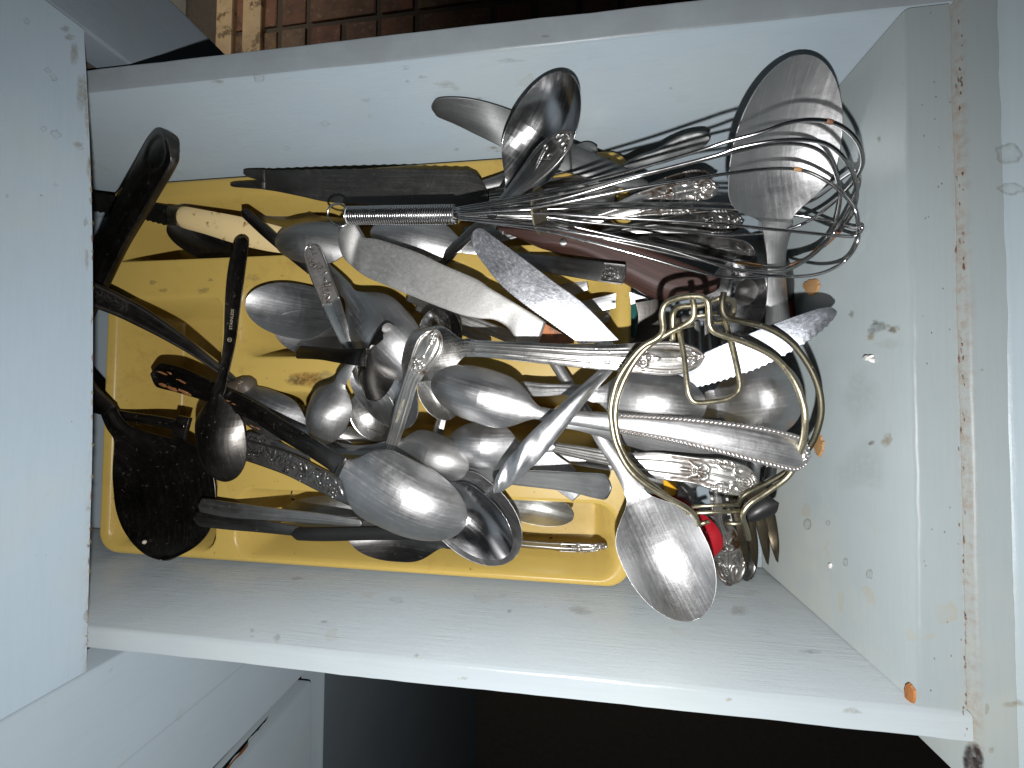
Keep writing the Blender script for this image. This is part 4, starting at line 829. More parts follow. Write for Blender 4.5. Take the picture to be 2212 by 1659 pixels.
spoon('dark spoon steeply tipped so that its hollow bowl faces the drawer front, amid brighter bowls', (862, 792, 6.4), (790, 772, 9.1), 172, [(770, 771, 9.1, 38), (730, 768, 8.4, 31), (690, 763, 7.4, 28), (640, 760, 6.0, 30)], DARK2, 1, 10, c=.5, roll=-12, group=GS, thick=1.2)
spoon('dark bowl down teaspoon on the tray below the stained divider', (684, 957, 6.6), (735, 826, 6.9), 102, [(742, 812, 7.0, 26), (760, 785, 7.1, 19), (795, 745, 7.0, 20)], DULL, -1, 9, c=.5, k=2.0, group=GS)
spoon('bowl down spoon half hidden under the black handle with the rusty oval loop', (500, 856, 5.2), (668, 930, 5.2), 98, [(690, 940, 5.1, 24), (760, 968, 4.8, 22)], STEEL, -1, 8, group=GS)
spoon('bright bowl up spoon seen through the gap left of the lettered handle', (888, 920, 6.3), (766, 752, 6.2), 122, [(755, 740, 6.1, 24), (730, 712, 5.7, 20)], STEELB, 1, 10, c=.5, group=GS)
spoon('narrow bowl up spoon showing yellow reflections above the round soup spoon', (722, 938, 4.9), (860, 976, 5.0), 62, [(880, 980, 5.0, 22), (940, 990, 4.9, 20)], SILVER, 1, 6, group=GS)
spoon('small crescent of a bowl up spoon under the aluminium tool', (950, 664, 6.6), (952, 775, 6.2), 96, [(952, 800, 6.1, 24), (952, 850, 5.8, 22)], POLISH, 1, 7, c=.5, group=GS)
r = root('teaspoon', 'silver handle with an oval flowered end and stamped lettering, pointing up from the middle', 'spoon', at(890, 830, 8), GH)
bar([(820, 1010, 6.2, 24), (848, 950, 6.9, 30), (872, 870, 7.8, 36), (886, 825, 8.4, 34), (898, 800, 8.7, 42), (918, 765, 9.0, 60), (932, 738, 9.1, 58), (944, 711, 9.1, 22)], SILVER, r, 'handle', 1.5, .7, (0, 1), o_medal(1.0), 45, .32, grooves=[-.6, .6])
p0, p1 = at(853, 930, 7.05), at(880, 845, 8.1); d = p1 - p0; wtext('STAINLESS CHINA', .0019, (p0 + p1) / 2 + np.array([0, 0, .0011]), d, np.cross(d, np.array([.3, 1, 0])) * -1 if False else np.array([0, 0, 1.0]), STAMP, 'stamp', r)
spoon('bowl down teaspoon with a flowered handle under the tip of the rope edged spoon', (975, 905, 6.4), (920, 800, 7.0), 84, [(915, 790, 7.1, 24), (900, 760, 7.2, 24)], SILVERB, 1, 6, group=GS)
# ---- lower middle
spoon('big bowl down spoon with a black handle ending in a rusty oval loop', (1005, 1136, 7.3), (741, 1012, 8.7), 164, [(728, 1003, 8.65, 42), (690, 978, 8.2, 40), (620, 935, 7.3, 40), (540, 885, 6.4, 40), (450, 845, 5.8, 46), (390, 822, 5.5, 54), (350, 812, 5.4, 54), (328, 808, 5.3, 44)], STEEL, -1, 12, 'serving_spoon', 'spoon', hmat=IRON, orn=o_oval(1.15, 1.0, .62, 1.1), c=.50, k=2.8, cr=1.0, thick=1.6, res=.6, patk=0)
spoon('dull bowl down round soup spoon tucked above the big bowl down spoon', (1012, 1012, 7.0), (856, 962, 6.7), 104, [(838, 964, 6.7, 24), (790, 972, 6.5, 20), (740, 970, 6.2, 22), (680, 958, 5.6, 26)], DULL, -1, 9, c=.5, k=2.2, group=GS)
spoon('outer of two nested bowl up spoons right of the big bowl down spoon', (1116, 1200, 6.9), (925, 1035, 6.3), 168, [(905, 1015, 6.2, 30), (860, 970, 5.8, 26)], STEEL, 1, 11, c=.5, group=GS)
spoon('inner of two nested bowl up spoons right of the big bowl down spoon', (1100, 1196, 7.0), (930, 1052, 6.6), 128, [(915, 1040, 6.5, 28), (870, 1000, 6.0, 24)], POLISH, 1, 10, c=.5, group=GS)
spoon('dark bowl up spoon at the near edge of the tray under the black plastic handle', (752, 1158, 5.2), (960, 1172, 5.0), 96, [(985, 1174, 5.0, 24), (1060, 1170, 4.6, 22)], DARK, 1, 9, c=.48, group=GS)
hbar('plastic_handle', 'black plastic handle with a rounded end across the near compartment', [(633, 1154, 5.9, 26), (700, 1155, 6.1, 28), (800, 1153, 6.1, 28), (900, 1152, 6.0, 28)], BLACK, r=(1, 0), thick=5, cr=1.6, grp=None)
hbar('grooved_handle', 'grooved steel handle above the black plastic handle, its flared end on the turner', [(782, 1131, 6.1, 14), (700, 1121, 6.2, 22), (600, 1112, 6.2, 26), (500, 1102, 6.1, 32), (440, 1092, 6.0, 30), (430, 1090, 6.0, 24)], DULL, r=(1, .5), grooves=[-.5, 0, .5], M=20, cr=.7)
hbar('plain_handle', 'plain dark steel handle alongside the grooved one, its rounded end on the turner', [(660, 1150, 5.6, 20), (560, 1136, 5.7, 28), (490, 1127, 5.7, 34), (440, 1119, 5.7, 38), (420, 1116, 5.7, 34)], DARK, r=(0, 1), cr=.8)
spoon('dusty bowl down spoon lying deep in the near compartment', (606, 1117, 3.0), (790, 1110, 3.2), 84, [(815, 1110, 3.2, 24), (900, 1105, 3.2, 22)], DULL, -1, 7, c=.5, group=GS)
spoon('brassy bowl up spoon half in shade at the right of the near compartment', (1240, 1116, 4.6), (1078, 1080, 4.8), 72, [(1060, 1072, 4.9, 26), (1000, 1050, 5.0, 22)], SILVER, 1, 7, c=.5, group=GS)
hbar('scroll_handle', 'wavy edged silver handle standing on edge at the right of the near compartment', [(1060, 1165, 3.2, 22), (1130, 1176, 3.4, 26), (1180, 1180, 3.5, 24), (1220, 1183, 3.5, 30), (1270, 1184, 3.5, 28), (1312, 1180, 3.5, 16)], SILVER, o_rose(.7, False), cr=.5, roll=-38.0)
hbar('flared_handle', 'plain steel handle with a flared rounded end pointing right across the near compartment edge', [(985, 1018, 5.9, 26), (1030, 1023, 6.2, 30), (1120, 1032, 6.8, 34), (1220, 1040, 7.6, 42), (1285, 1049, 8.3, 54), (1318, 1054, 8.7, 56)], MATTE, r=(0, .6), cr=-.5, thick=1.3, grooves=[-.7, .75])
r = root('fish_knife', 'thin flat bright blade with an angled end sticking out under the flared handle', 'knife', at(1200, 1020, 5), GK)
loft([(1172, 958, 5.9), (1205, 985, 5.8), (1242, 1014, 5.6), (1255, 1066, 5.4)], [(1120, 985, 5.9), (1160, 1020, 5.7), (1202, 1058, 5.5), (1237, 1083, 5.4)], STEELB, r, 'blade', .8)
spoon('bowl down spoon with a small bright glint under the rope edged spoon', (968, 958, 6.5), (1128, 968, 6.7), 104, [(1150, 968, 6.7, 24), (1200, 966, 6.5, 22)], STEEL, -1, 9, c=.5, group=GS)
r = root('flower_handle', 'dark handle covered with raised flowers between the black looped handle and the near compartment', 'cutlery handle', at(630, 1010, 5.2), GH)
bar([(800, 1092, 5.2, 40), (742, 1062, 5.3, 46), (690, 1036, 5.3, 48), (630, 1006, 5.3, 48), (570, 984, 5.2, 47), (516, 968, 5.1, 44)], SILVERD, r, 'handle', 1.6, .3, (0, .2), o_floral(1.0, 9, 22, 7.0, .55, .27), 45, .32)
hbar('scroll_handle', 'dark scroll ended handle lying just behind the flower covered handle', [(700, 1010, 4.6, 24), (640, 988, 4.9, 30), (590, 966, 5.0, 34), (545, 950, 5.0, 34), (524, 944, 4.9, 24)], SILVERD, o_rose(.6, False), cr=.5)
GRIMEW = metal('blackened_wire', (.13, .12, .085), .42, .62, .3, spots=.6, sdir=(400, 300, 1), bstr=.4, speck=(.40, .36, .25))
DRED = plain('dark_red_plastic', (.16, .006, .01), .35)
# ---- left end of the drawer
r = root('spoon', 'spoon', 'spoon', at(470, 860, 6))
bpy.data.objects.remove(r)
r = spoon('black bowl down spoon with stamped marks lying across the left end of the tray', (486, 1041, 5.6), (466, 850, 6.3), 122, [(472, 842, 6.3, 30), (484, 800, 6.3, 22), (495, 740, 6.3, 27), (500, 680, 6.4, 34), (507, 610, 6.4, 40), (517, 545, 6.4, 37), (524, 512, 6.3, 32)], IRON, -1, 9, c=.44, k=2.0, cr=-.5, thick=1.5)
dq = at(507, 610, 6.4) - at(495, 740, 6.3); up_ = np.array([0, 0, 1.0])
wtext('STAINLESS', .0026, at(501.5, 690, 6.42) + up_ * .0003, dq, up_, STAMP, 'stamp', r)
cc_ = at(496, 734, 6.36); aa = np.linspace(0, 2 * math.pi, 18, endpoint=False)
tube(np.array([cc_ + np.array([math.cos(q), math.sin(q), .0]) * .0012 + up_ * .0001 for q in aa]), .00014, STAMP, 'stamp_ring', r, 5, True)
wtext('S', .0018, cc_ + up_ * .0002, dq, up_, STAMP, 'stamp', r)
r = root('spatula', 'large black round bladed turner lying over the near left corner of the tray', 'spatula', at(345, 1070, 5.2))
loft([(251, 881, 5.9), (264, 903, 5.7), (279, 918, 5.6), (310, 931, 5.4), (350, 942, 5.3), (408, 956, 5.2), (440, 985, 5.2), (458, 1020, 5.2), (465, 1060, 5.2), (464, 1105, 5.1), (452, 1145, 5.1), (432, 1172, 5.1), (408, 1190, 5.1), (380, 1203, 5.1), (362, 1208, 5.1)],
     [(218, 897, 5.9), (230, 925, 5.7), (245, 948, 5.6), (246, 970, 5.4), (244, 995, 5.3), (243, 1025, 5.2), (245, 1060, 5.2), (250, 1100, 5.2), (262, 1136, 5.1), (280, 1166, 5.1), (296, 1184, 5.1), (312, 1197, 5.1), (328, 1205, 5.1), (342, 1209, 5.1)], IRON, r, 'blade', 1.4, Zx=lambda x, t: -1.6e-3 * (1 - t ** 2) * np.clip((x - .1) * 4, 0, 1) + 1.0e-3 * rg(t, .4) * np.clip((.3 - x) * 5, 0, 1), n=60, M=19)
bar([(150, 780, 7.0, 30), (190, 840, 6.5, 34), (236, 889, 5.95, 36)], IRON, r, 'handle', 3, 1.0, (0, 0))
lathe(at(312, 1171, 5.16), at(312, 1171, 5.2), [(0, .0012), (.6, .0012), (1, .0004)], plain('pale_speck', (.5, .42, .36), .6), 'speck', r)
r = root('fork', 'dark fork handle with raised beads slanting in from under the cabinet', 'fork', at(330, 720, 6), GH)
bar([(515, 832, 5.0, 15), (480, 803, 5.3, 17), (420, 758, 5.9, 24), (360, 718, 6.4, 34), (310, 688, 6.7, 42), (260, 662, 6.9, 46), (200, 636, 7.0, 52), (150, 615, 7.0, 54)], DARK, r, 'handle', 1.8, .4, (0, 0), lambda a, b, w: o_floral(1.0, 5, 20, 2.6, .5, .07)(a - 1.6, b, w) * (a > 1.7) + rg(np.abs(b) - (w - .04), .04) * .3, 29, .5)
r = root('ladle', 'black tool with a rounded oval hollow handle end standing out at the top left', 'kitchen tool', at(300, 450, 6))
bar([(150, 720, 5.4, 50), (205, 600, 6.3, 58), (245, 510, 7.1, 68), (290, 425, 8.0, 82), (330, 350, 8.9, 92), (352, 312, 9.3, 86), (362, 296, 9.5, 72)], IRON, r, 'handle', 6, 1.4, (0, .8), o_oval(1.25, 1.05, .62, .55), 27, .7, patk=0)
r = root('carving_knife', 'serrated knife with a cream plastic handle lying in the far compartment', 'knife', at(480, 490, 4), GK)
loft([(150, 403, 4.9), (205, 415, 4.9), (260, 425, 4.9), (310, 434, 4.9), (366, 445, 4.9)], [(150, 447, 4.7), (205, 458, 4.7), (245, 463, 4.7), (300, 473, 4.7), (362, 489, 4.7)], CARBON, r, 'blade', 1.2, serB=(.0007, .0042), n=120)
for u, v in ((245, 458), (254, 459.5), (263, 461.5), (289, 472), (297, 474), (306, 476)):
    q = at(u, v - 2.5, 4.78); lathe(q, q + np.array([0, 0, .0007]), [(0, .0009), (1, .0005)], WHITE, 'tooth_nick', r, 8)
loft([(363, 444, 5.1), (386, 448, 5.2)], [(362, 486, 4.8), (385, 488, 4.9)], BRASS, r, 'ferrule', 6, n=8, Zx=lambda x, t: 1.6e-3 * (1 - t ** 2))
loft([(386, 448, 5.2), (400, 446, 5.3), (440, 453, 5.3), (520, 468, 5.2), (590, 485, 5.0), (640, 500, 4.9)], [(385, 487, 4.9), (400, 494, 4.9), (440, 505, 4.9), (500, 524, 4.8), (550, 537, 4.7), (600, 546, 4.6), (630, 546, 4.6)], BONE, r, 'handle', 8, n=40, M=15, Zx=lambda x, t: 2.4e-3 * (1 - np.abs(t) ** 2.5))
spoon('dark spoon tipped on its side under the cream handle', (366, 484, 3.4), (505, 560, 3.0), 74, [(525, 572, 2.9, 26), (600, 600, 2.4, 24)], DARK, 1, 8, c=.5, roll=32, group=GS)
spoon('dark grey bowl down spoon above the flower stamped handle', (594, 520, 5.9), (765, 528, 6.0), 92, [(790, 530, 6.0, 26), (850, 535, 5.8, 24)], DULL, -1, 8, c=.5, group=GS)
hbar('plain_handle', 'black rounded handle slanting down behind the dark grey spoon', [(524, 455, 5.7, 22), (570, 497, 5.6, 24), (620, 540, 5.3, 24), (672, 582, 5.0, 24)], IRON, r=(1, 0), cr=1.2, thick=2.4, grp=None)
spoon('pale oval spoon bowl in the far compartment under the whisk handle ring', (556, 463, 2.6), (690, 476, 2.6), 46, [(710, 478, 2.6, 20), (760, 482, 2.6, 20)], SILVER, 1, 5, group=GS)
spoon('broad dull bowl down spoon under the coiled whisk handle', (800, 500, 5.6), (1000, 532, 5.4), 96, [(1020, 535, 5.3, 28), (1080, 542, 5.0, 24)], STEEL, -1, 7, c=.5, group=GS)
r = root('pastry_brush', 'worn round wooden knob end beside the neck of the black spoon', 'kitchen tool', at(520, 838, 4.8))
lathe(at(455, 846, 5.0), at(553, 834, 5.0), [(0, .0045), (.35, .0045), (.5, .0050), (.62, .0062), (.78, .0070), (.9, .0066), (.97, .0048), (1, .0012)], BRUSHW, 'knob', r)
hbar('plain_handle', 'thin dark rod handle running from under the cabinet to the black spoon', [(150, 868, 4.9, 16), (260, 897, 5.0, 20), (340, 910, 5.0, 22), (400, 922, 5.0, 22)], IRON, r=(0, .5), cr=1.0, thick=3, grp=None)
o = bar([(396, 900, 5.0, 30), (390, 922, 5.05, 30), (384, 946, 5.0, 30)], DARK, None, 'square_handle', 4, .3, (0, 0), base=at(390, 922, 5))[0]; props(o, 'small square ended dark metal handle beside the black spoon bowl', 'cutlery handle')
# rust round the oval loop of the black handle
par = bpy.data.objects['serving_spoon.003'] if False else None
for k, (u, v, a_, b_) in enumerate(((352, 832, 9, 3), (372, 840, 13, 4), (398, 847, 16, 4), (392, 824, 11, 2.5), (350, 806, 9, 2.5), (366, 806, 6, 2), (492, 866, 4, 1.6), (505, 873, 5, 1.6), (545, 921, 6, 1.6), (557, 926, 5, 1.6))):
    zz = 5.66 if u < 420 else 6.62
    pts = []; rs = np.random.RandomState(k)
    for q in range(12):
        t = q * math.pi / 6; pts.append(at(u + a_ * (1 + rs.uniform(-.35, .35)) * math.cos(t) - b_ * 0, v + b_ * (1 + rs.uniform(-.3, .3)) * math.sin(t) + a_ * math.cos(t) * .42, zz))
    pts = np.array(pts); cp = pts.mean(0) + np.array([0, 0, .0003]); RUSTS = globals().setdefault('RUSTS', []); RUSTS.append((np.vstack([pts, cp]), [(q, (q + 1) % 12, 12) for q in range(12)]))
host = [o for o in COL.objects if o.get('label', '').startswith('big bowl down spoon with a black handle')][0]
for V_, F_ in RUSTS: mesh('rust_flake', V_, F_, RUST, host, False)

# ---- the whisk
r = root('whisk', 'wire balloon whisk with a coiled handle lying across the top of the heap', 'whisk', at(1200, 460, 8))
p0, p1 = at(752, 466, 8.0), at(984, 463, 8.4); ax = norm(p1 - p0); Lh = np.linalg.norm(p1 - p0); rad = 20 * pxm((p0 + p1) / 2)
tube(np.array([p0, p0 + (p1 - p0) * .5, p1]), rad - .0007, DULL, 'core', r, 20)
turns = 46; th = np.linspace(0, turns * 2 * math.pi, turns * 16); e1 = norm(np.cross(ax, [0, 0, 1.0])); e2 = np.cross(e1, ax)
tube(p0 + ax * (th / th[-1] * Lh)[:, None] + (e1 * np.cos(th)[:, None] + e2 * np.sin(th)[:, None]) * (rad - .0004), .00052, WIRE, 'coil', r, 6)
lathe(p0 - ax * .0015, p0 + ax * .001, [(0, rad * .55), (.5, rad * .9), (1, rad * .92)], PALE, 'end_cap', r)
tube(spl([at(u, v, z) for u, v, z in ((752, 452, 8.3), (735, 441, 8.3), (716, 444, 8.2), (708, 458, 8.1), (711, 474, 8.0), (722, 485, 8.0), (738, 489, 7.9), (752, 482, 7.8))], 10), .0006, WIRE, 'hanging_loop', r, 8)
dc = at(1166, 455, 8.5); rd_ = 49 * pxm(dc)
dn = norm(ax + np.array([0, 0, .22])); f1 = norm(np.cross(dn, [0, 0, 1.0])); f2 = np.cross(f1, dn)
V = []; nn = 28
for zz in (-.0004, .0004):
    for rr_ in (rd_ * .12, rd_): V += [dc + dn * zz + (f1 * math.cos(q) + f2 * math.sin(q)) * rr_ for q in np.linspace(0, 2 * math.pi, nn, endpoint=False)]
Fq = []
for q in range(nn):
    q2 = (q + 1) % nn; a0, a1, b0, b1 = 0, nn, 2 * nn, 3 * nn
    Fq += [(a0 + q, a0 + q2, a1 + q2, a1 + q), (b0 + q, b1 + q, b1 + q2, b0 + q2), (a1 + q, a1 + q2, b1 + q2, b1 + q), (a0 + q, b0 + q, b0 + q2, a0 + q2)]
mesh('washer', V, Fq, DIRTYW, r, False)
WL = [
 [(980, 452, 8.9), (1165, 418, 9.8), (1371, 366, 11.2), (1518, 323, 12.3), (1570, 306, 12.6), (1644, 286, 12.95), (1694, 268, 13.1), (1743, 259, 13.1), (1793, 263, 12.9), (1830, 281, 12.5), (1855, 310, 12.0), (1864, 345, 11.4), (1857, 372, 10.8), (1838, 400, 9.8), (1790, 446, 8.4), (1743, 479, 7.6), (1694, 497, 7.2), (1649, 504, 7.0), (1560, 508, 6.9), (1485, 500, 6.9), (1262, 480, 7.3), (1165, 468, 7.6), (980, 464, 8.0)],
 [(980, 455, 9.0), (1165, 428, 9.8), (1371, 380, 10.9), (1446, 362, 11.3), (1545, 336, 11.9), (1595, 319, 12.2), (1669, 305, 12.5), (1743, 302, 12.5), (1793, 315, 12.2), (1830, 350, 11.6), (1848, 392, 10.6), (1850, 430, 9.9), (1838, 467, 9.0), (1808, 505, 8.0), (1758, 547, 7.2), (1690, 577, 6.9), (1614, 570, 6.8), (1520, 553, 6.8), (1390, 524, 7.0), (1262, 495, 7.3), (1165, 474, 7.6), (980, 466, 8.0)],
 [(980, 458, 9.0), (1165, 440, 9.4), (1371, 384, 10.1), (1545, 339, 10.7), (1640, 316, 10.9), (1690, 310, 10.9), (1743, 314, 10.8), (1781, 334, 10.6), (1806, 376, 10.2), (1815, 425, 9.4), (1806, 476, 8.7), (1786, 515, 7.9), (1740, 560, 7.4), (1690, 585, 7.3), (1600, 583, 7.4), (1510, 562, 7.5), (1386, 534, 7.7), (1262, 506, 7.9), (1165, 482, 8.0), (980, 468, 8.2)],
 [(980, 461, 9.1), (1165, 446, 9.6), (1371, 407, 10.0), (1471, 391, 10.1), (1570, 375, 10.2), (1669, 364, 10.2), (1731, 367, 10.2), (1781, 388, 10.2), (1818, 415, 10.1), (1845, 449, 9.8), (1854, 485, 9.4), (1851, 525, 9.0), (1826, 562, 8.8), (1780, 588, 8.7), (1720, 597, 8.7), (1634, 592, 8.8), (1559, 575, 8.9), (1423, 534, 9.0), (1262, 506, 9.1), (1165, 490, 9.0), (980, 472, 8.6)],
 [(980, 463, 8.2), (1165, 452, 7.6), (1371, 449, 7.3), (1500, 450, 7.2), (1595, 453, 7.2), (1706, 463, 7.4), (1793, 478, 8.0), (1843, 492, 8.8), (1862, 490, 9.4), (1850, 508, 9.6), (1810, 509, 9.5), (1659, 494, 9.5), (1485, 479, 9.5), (1262, 467, 9.4), (1165, 460, 9.3), (980, 464, 8.9)],
 [(980, 470, 8.4), (1165, 497, 8.8), (1262, 520, 8.9), (1386, 553, 8.9), (1510, 588, 8.8), (1584, 600, 8.7), (1659, 596, 8.6), (1710, 580, 8.4), (1760, 548, 8.2), (1800, 505, 8.4), (1838, 440, 9.4), (1855, 400, 10.2), (1850, 370, 10.5), (1820, 385, 9.6), (1760, 430, 7.8), (1700, 447, 7.2), (1595, 440, 7.0), (1371, 440, 7.3), (1165, 440, 8.0), (980, 459, 8.6)]]
for k, wl in enumerate(WL):
    P = spl([at(*q) for q in wl], 10); P[:6] += 0
    tube(P, .00072, WIRE, 'wire', r, 8)
for k, (wi, f0, f1, mt) in enumerate(((0, .357, .366, RUSTB), (1, .61, .64, RUSTB), (1, .685, .697, RUSTB), (1, .742, .772, RAW), (2, .60, .615, RAW), (3, .285, .294, RAW))):
    P = spl([at(*q) for q in WL[wi]], 10); n_ = len(P); tube(P[int(f0 * n_):int(f1 * n_) + 2], .00083, mt, 'rust_spot', r, 8)

# ---- brassy wire jar lifter
r = root('jar_lifter', 'brassy bent wire jar lifter with a big ring over the right of the heap', 'kitchen tool', at(1530, 900, 9))
TA = [(1510, 1152, 7.2), (1507, 1130, 8.0), (1499, 1112, 8.7), (1478, 1094, 9.1), (1411, 1058, 9.4), (1361, 1016, 9.6), (1331, 960, 9.7), (1320, 904, 9.8), (1321, 870, 9.9), (1334, 822, 10.0), (1360, 780, 10.1), (1388, 749, 10.2), (1420, 730, 10.3), (1432, 712, 10.5), (1430, 677, 10.8), (1438, 656, 10.9), (1460, 645, 10.9), (1488, 640, 10.9), (1514, 641, 10.9), (1528, 652, 10.8), (1531, 678, 10.7), (1533, 702, 10.6), (1549, 720, 10.5), (1609, 740, 10.3), (1671, 771, 10.1), (1712, 816, 9.9), (1734, 868, 9.8), (1739, 910, 9.7), (1733, 961, 9.2), (1706, 1024, 8.6), (1659, 1062, 8.5), (1620, 1088, 8.5), (1604, 1113, 8.4), (1611, 1140, 8.0), (1617, 1164, 7.4)]
TB = [(1497, 1140, 6.6), (1484, 1105, 7.6), (1455, 1082, 8.4), (1400, 1040, 8.9), (1350, 985, 9.2), (1332, 930, 9.3), (1330, 880, 9.4), (1342, 835, 9.5), (1365, 790, 9.6), (1395, 752, 9.8), (1440, 722, 10.0), (1482, 700, 10.1), (1497, 686, 10.2), (1499, 664, 10.3), (1496, 647, 10.3)]
TC = [(1564, 632, 10.3), (1560, 652, 10.3), (1562, 674, 10.2), (1574, 688, 10.1), (1600, 694, 10.0), (1659, 709, 9.9), (1710, 741, 9.8), (1748, 791, 9.7), (1768, 838, 9.6), (1774, 880, 9.5), (1769, 917, 9.3), (1753, 958, 8.9), (1716, 1006, 8.2), (1660, 1042, 8.0), (1612, 1066, 8.0), (1596, 1084, 7.8), (1592, 1096, 7.6)]
TD = [(1453, 735, 9.6), (1453, 700, 9.9), (1454, 678, 10.0), (1463, 665, 10.0), (1485, 661, 10.0), (1515, 659, 10.0), (1545, 648, 10.0), (1562, 644, 10.0), (1580, 650, 9.7), (1586, 665, 9.3), (1580, 690, 9.0)]
TE = [(1462, 690, 9.6), (1469, 722, 9.8), (1478, 776, 10.0), (1484, 830, 10.2), (1490, 856, 10.2), (1503, 869, 10.2), (1535, 868, 10.2), (1570, 862, 10.2), (1590, 850, 10.2), (1598, 832, 10.2), (1592, 795, 10.1), (1579, 740, 9.9), (1566, 690, 9.7), (1561, 660, 9.6)]
wr = .00125
for nm, P in (('ring_wire', TA), ('ring_wire', TB), ('ring_wire', TC), ('hinge_wire', TD), ('inner_loop', TE)): tube(spl([at(*q) for q in P], 8), wr if nm != 'inner_loop' else .00115, GRIMEW if P is TC else BRASS, nm, r, 10)
for a_, b_ in (((1482, 1109, 8.3), (1604, 1104, 8.3)), ((1494, 1094, 7.9), (1594, 1090, 7.9)), ((1497, 684, 10.0), (1548, 676, 10.0)), ((1525, 697, 9.6), (1562, 697, 9.6)), ((1455, 712, 9.7), (1500, 700, 9.8))): tube(np.array([at(*a_), (at(*a_) + at(*b_)) / 2, at(*b_)]), .0009, BRASS, 'cross_wire', r, 8)
for a_, b_ in (((1510, 1133, 7.4), (1532, 1126, 7.4)), ((1566, 1131, 7.4), (1604, 1131, 7.6))): tube(np.array([at(*a_), (at(*a_) + at(*b_)) / 2, at(*b_)]), .0011, BRASS, 'cross_wire', r, 8)

# ---- deep pile in the space right of the tray
o = hbar('red_handle', 'glossy red plastic handle deep in the drawer beside the large serving spoon bowl', [(1395, 1035, 2.4, 26), (1430, 1070, 2.8, 34), (1485, 1115, 4.0, 50), (1524, 1160, 4.6, 66), (1530, 1204, 4.4, 58)], RED, thick=9, cr=3.0, grp=None, r=(0, 1))
hbar('rose_handle', 'silver fork handle with a rose at its end, standing beside the brown fork tines', [(1552, 1060, 4.0, 22), (1556, 1090, 3.8, 26), (1556, 1125, 3.4, 34), (1566, 1160, 3.0, 58), (1570, 1195, 2.6, 76), (1570, 1225, 2.3, 76), (1564, 1258, 2.0, 40)], SILVER, o_rose(1.05), cr=.9)
hbar('flower_handle', 'silver handle end with one flower, behind the brown fork tines', [(1580, 1120, 2.2, 40), (1600, 1180, 1.8, 50), (1606, 1220, 1.5, 52), (1604, 1248, 1.3, 40)], SILVERD, lambda a, b, w: flower(a, b, .45, 0, .42) * .6 + rg(np.abs(b) - (w - .06), .05) * .4, cr=.6)
r = root('serving_fork', 'brown tarnished four tined fork standing by the drawer front', 'fork', at(1640, 1150, 3))
for k, (u0, v0, u1, v1, z1) in enumerate(((1590, 1085, 1616, 1230, 2.6), (1610, 1090, 1634, 1226, 2.8), (1634, 1085, 1659, 1219, 3.2), (1652, 1078, 1680, 1214, 3.6))):
    bar([(u0, v0, 4.6, 22), ((u0 + u1) / 2 + 3, (v0 + v1) / 2, 4.2, 21), (u0 * .2 + u1 * .8 + 2, v0 * .2 + v1 * .8, z1 + .6, 14), (u1, v1, z1, 3)], FORKB, r, 'tine', 1.8, .5, (0, 1))
bar([(1622, 1090, 4.7, 86), (1612, 1060, 5.0, 76), (1590, 1020, 5.2, 36), (1570, 960, 5.2, 26)], FORKB, r, 'handle', 1.8, .8, (0, 0))
r = root('vegetable_peeler', 'short black plastic handle over the roots of the brown fork tines', 'kitchen tool', at(1640, 1090, 6))
bar([(1606, 1120, 5.6, 24), (1630, 1110, 5.9, 34), (1655, 1097, 6.0, 40), (1678, 1084, 6.0, 36)], BLACK, r, 'handle', 8, 2.4, (.6, 1))
bar([(1590, 1060, 5.0, 16), (1606, 1085, 5.3, 20), (1622, 1112, 5.6, 20)], BLACK, r, 'neck', 6, 2.0, (0, 0))
for k, (nm, lab, pts, mt) in enumerate((
  ('white_handle', 'white plastic strip handle with dark bands standing in the deep right end', [(1552, 1050, 3.4, 36), (1556, 1090, 3.2, 36), (1568, 1140, 2.8, 34), (1600, 1210, 2.2, 24)], WHITE),
  ('yellow_handle', 'bright yellow plastic handle deep under the clean rose patterned handle', [(1440, 1000, 3.6, 28), (1448, 1040, 3.4, 28), (1446, 1090, 3.0, 26)], YEL),
  ('grey_blade', 'flat grey blade deep under the lifter left of the yellow handle', [(1400, 980, 3.4, 50), (1412, 1020, 3.2, 52), (1420, 1068, 3.0, 48)], STEELB),
  ('grey_blade', 'grey blade standing deep between the yellow and white handles', [(1492, 1030, 3.6, 34), (1482, 1070, 3.4, 36), (1476, 1110, 3.0, 34)], DULL),
  ('grey_blade', 'pale upright strip of steel under the tip of the rope edged handle', [(1626, 940, 5.2, 26), (1628, 1000, 5.4, 28), (1624, 1050, 5.2, 28)], STEELB),
  ('grey_blade', 'dull upright strip of steel nearest the drawer front under the rope edged handle', [(1672, 950, 4.8, 22), (1668, 1000, 5.0, 22), (1662, 1045, 4.8, 22)], DULL),
  ('scroll_handle', 'dark scroll handle standing between two upright steel strips', [(1650, 930, 4.2, 30), (1650, 990, 4.4, 32), (1648, 1040, 4.2, 26)], SILVERD),
  ('green_handle', 'dark green plastic handle glimpsed right of the yellow tray corner', [(1370, 650, 2.0, 16), (1371, 690, 2.2, 16), (1370, 730, 2.0, 14)], GREEN))):
    hbar(nm, lab, pts, mt, thick=2.5, cr=.8, grp=None, r=(.3, .5), cat='cutlery handle' if 'handle' in nm else 'blade')
for v in (1072, 1086, 1118):
    wh = bpy.data.objects['white_handle']; p = at(1556, v, 3.5); q = mesh('band', [p + np.array(t) for t in ((-.0055, -.0008, 0), (.0055, -.0008, 0), (.0055, .0008, 0), (-.0055, .0008, 0), (0, 0, .0008))], [(0, 1, 4), (1, 2, 4), (2, 3, 4), (3, 0, 4)], CARBON, None, False, base=np.array(wh.location)); q.location = (0, 0, 0); q.parent = wh
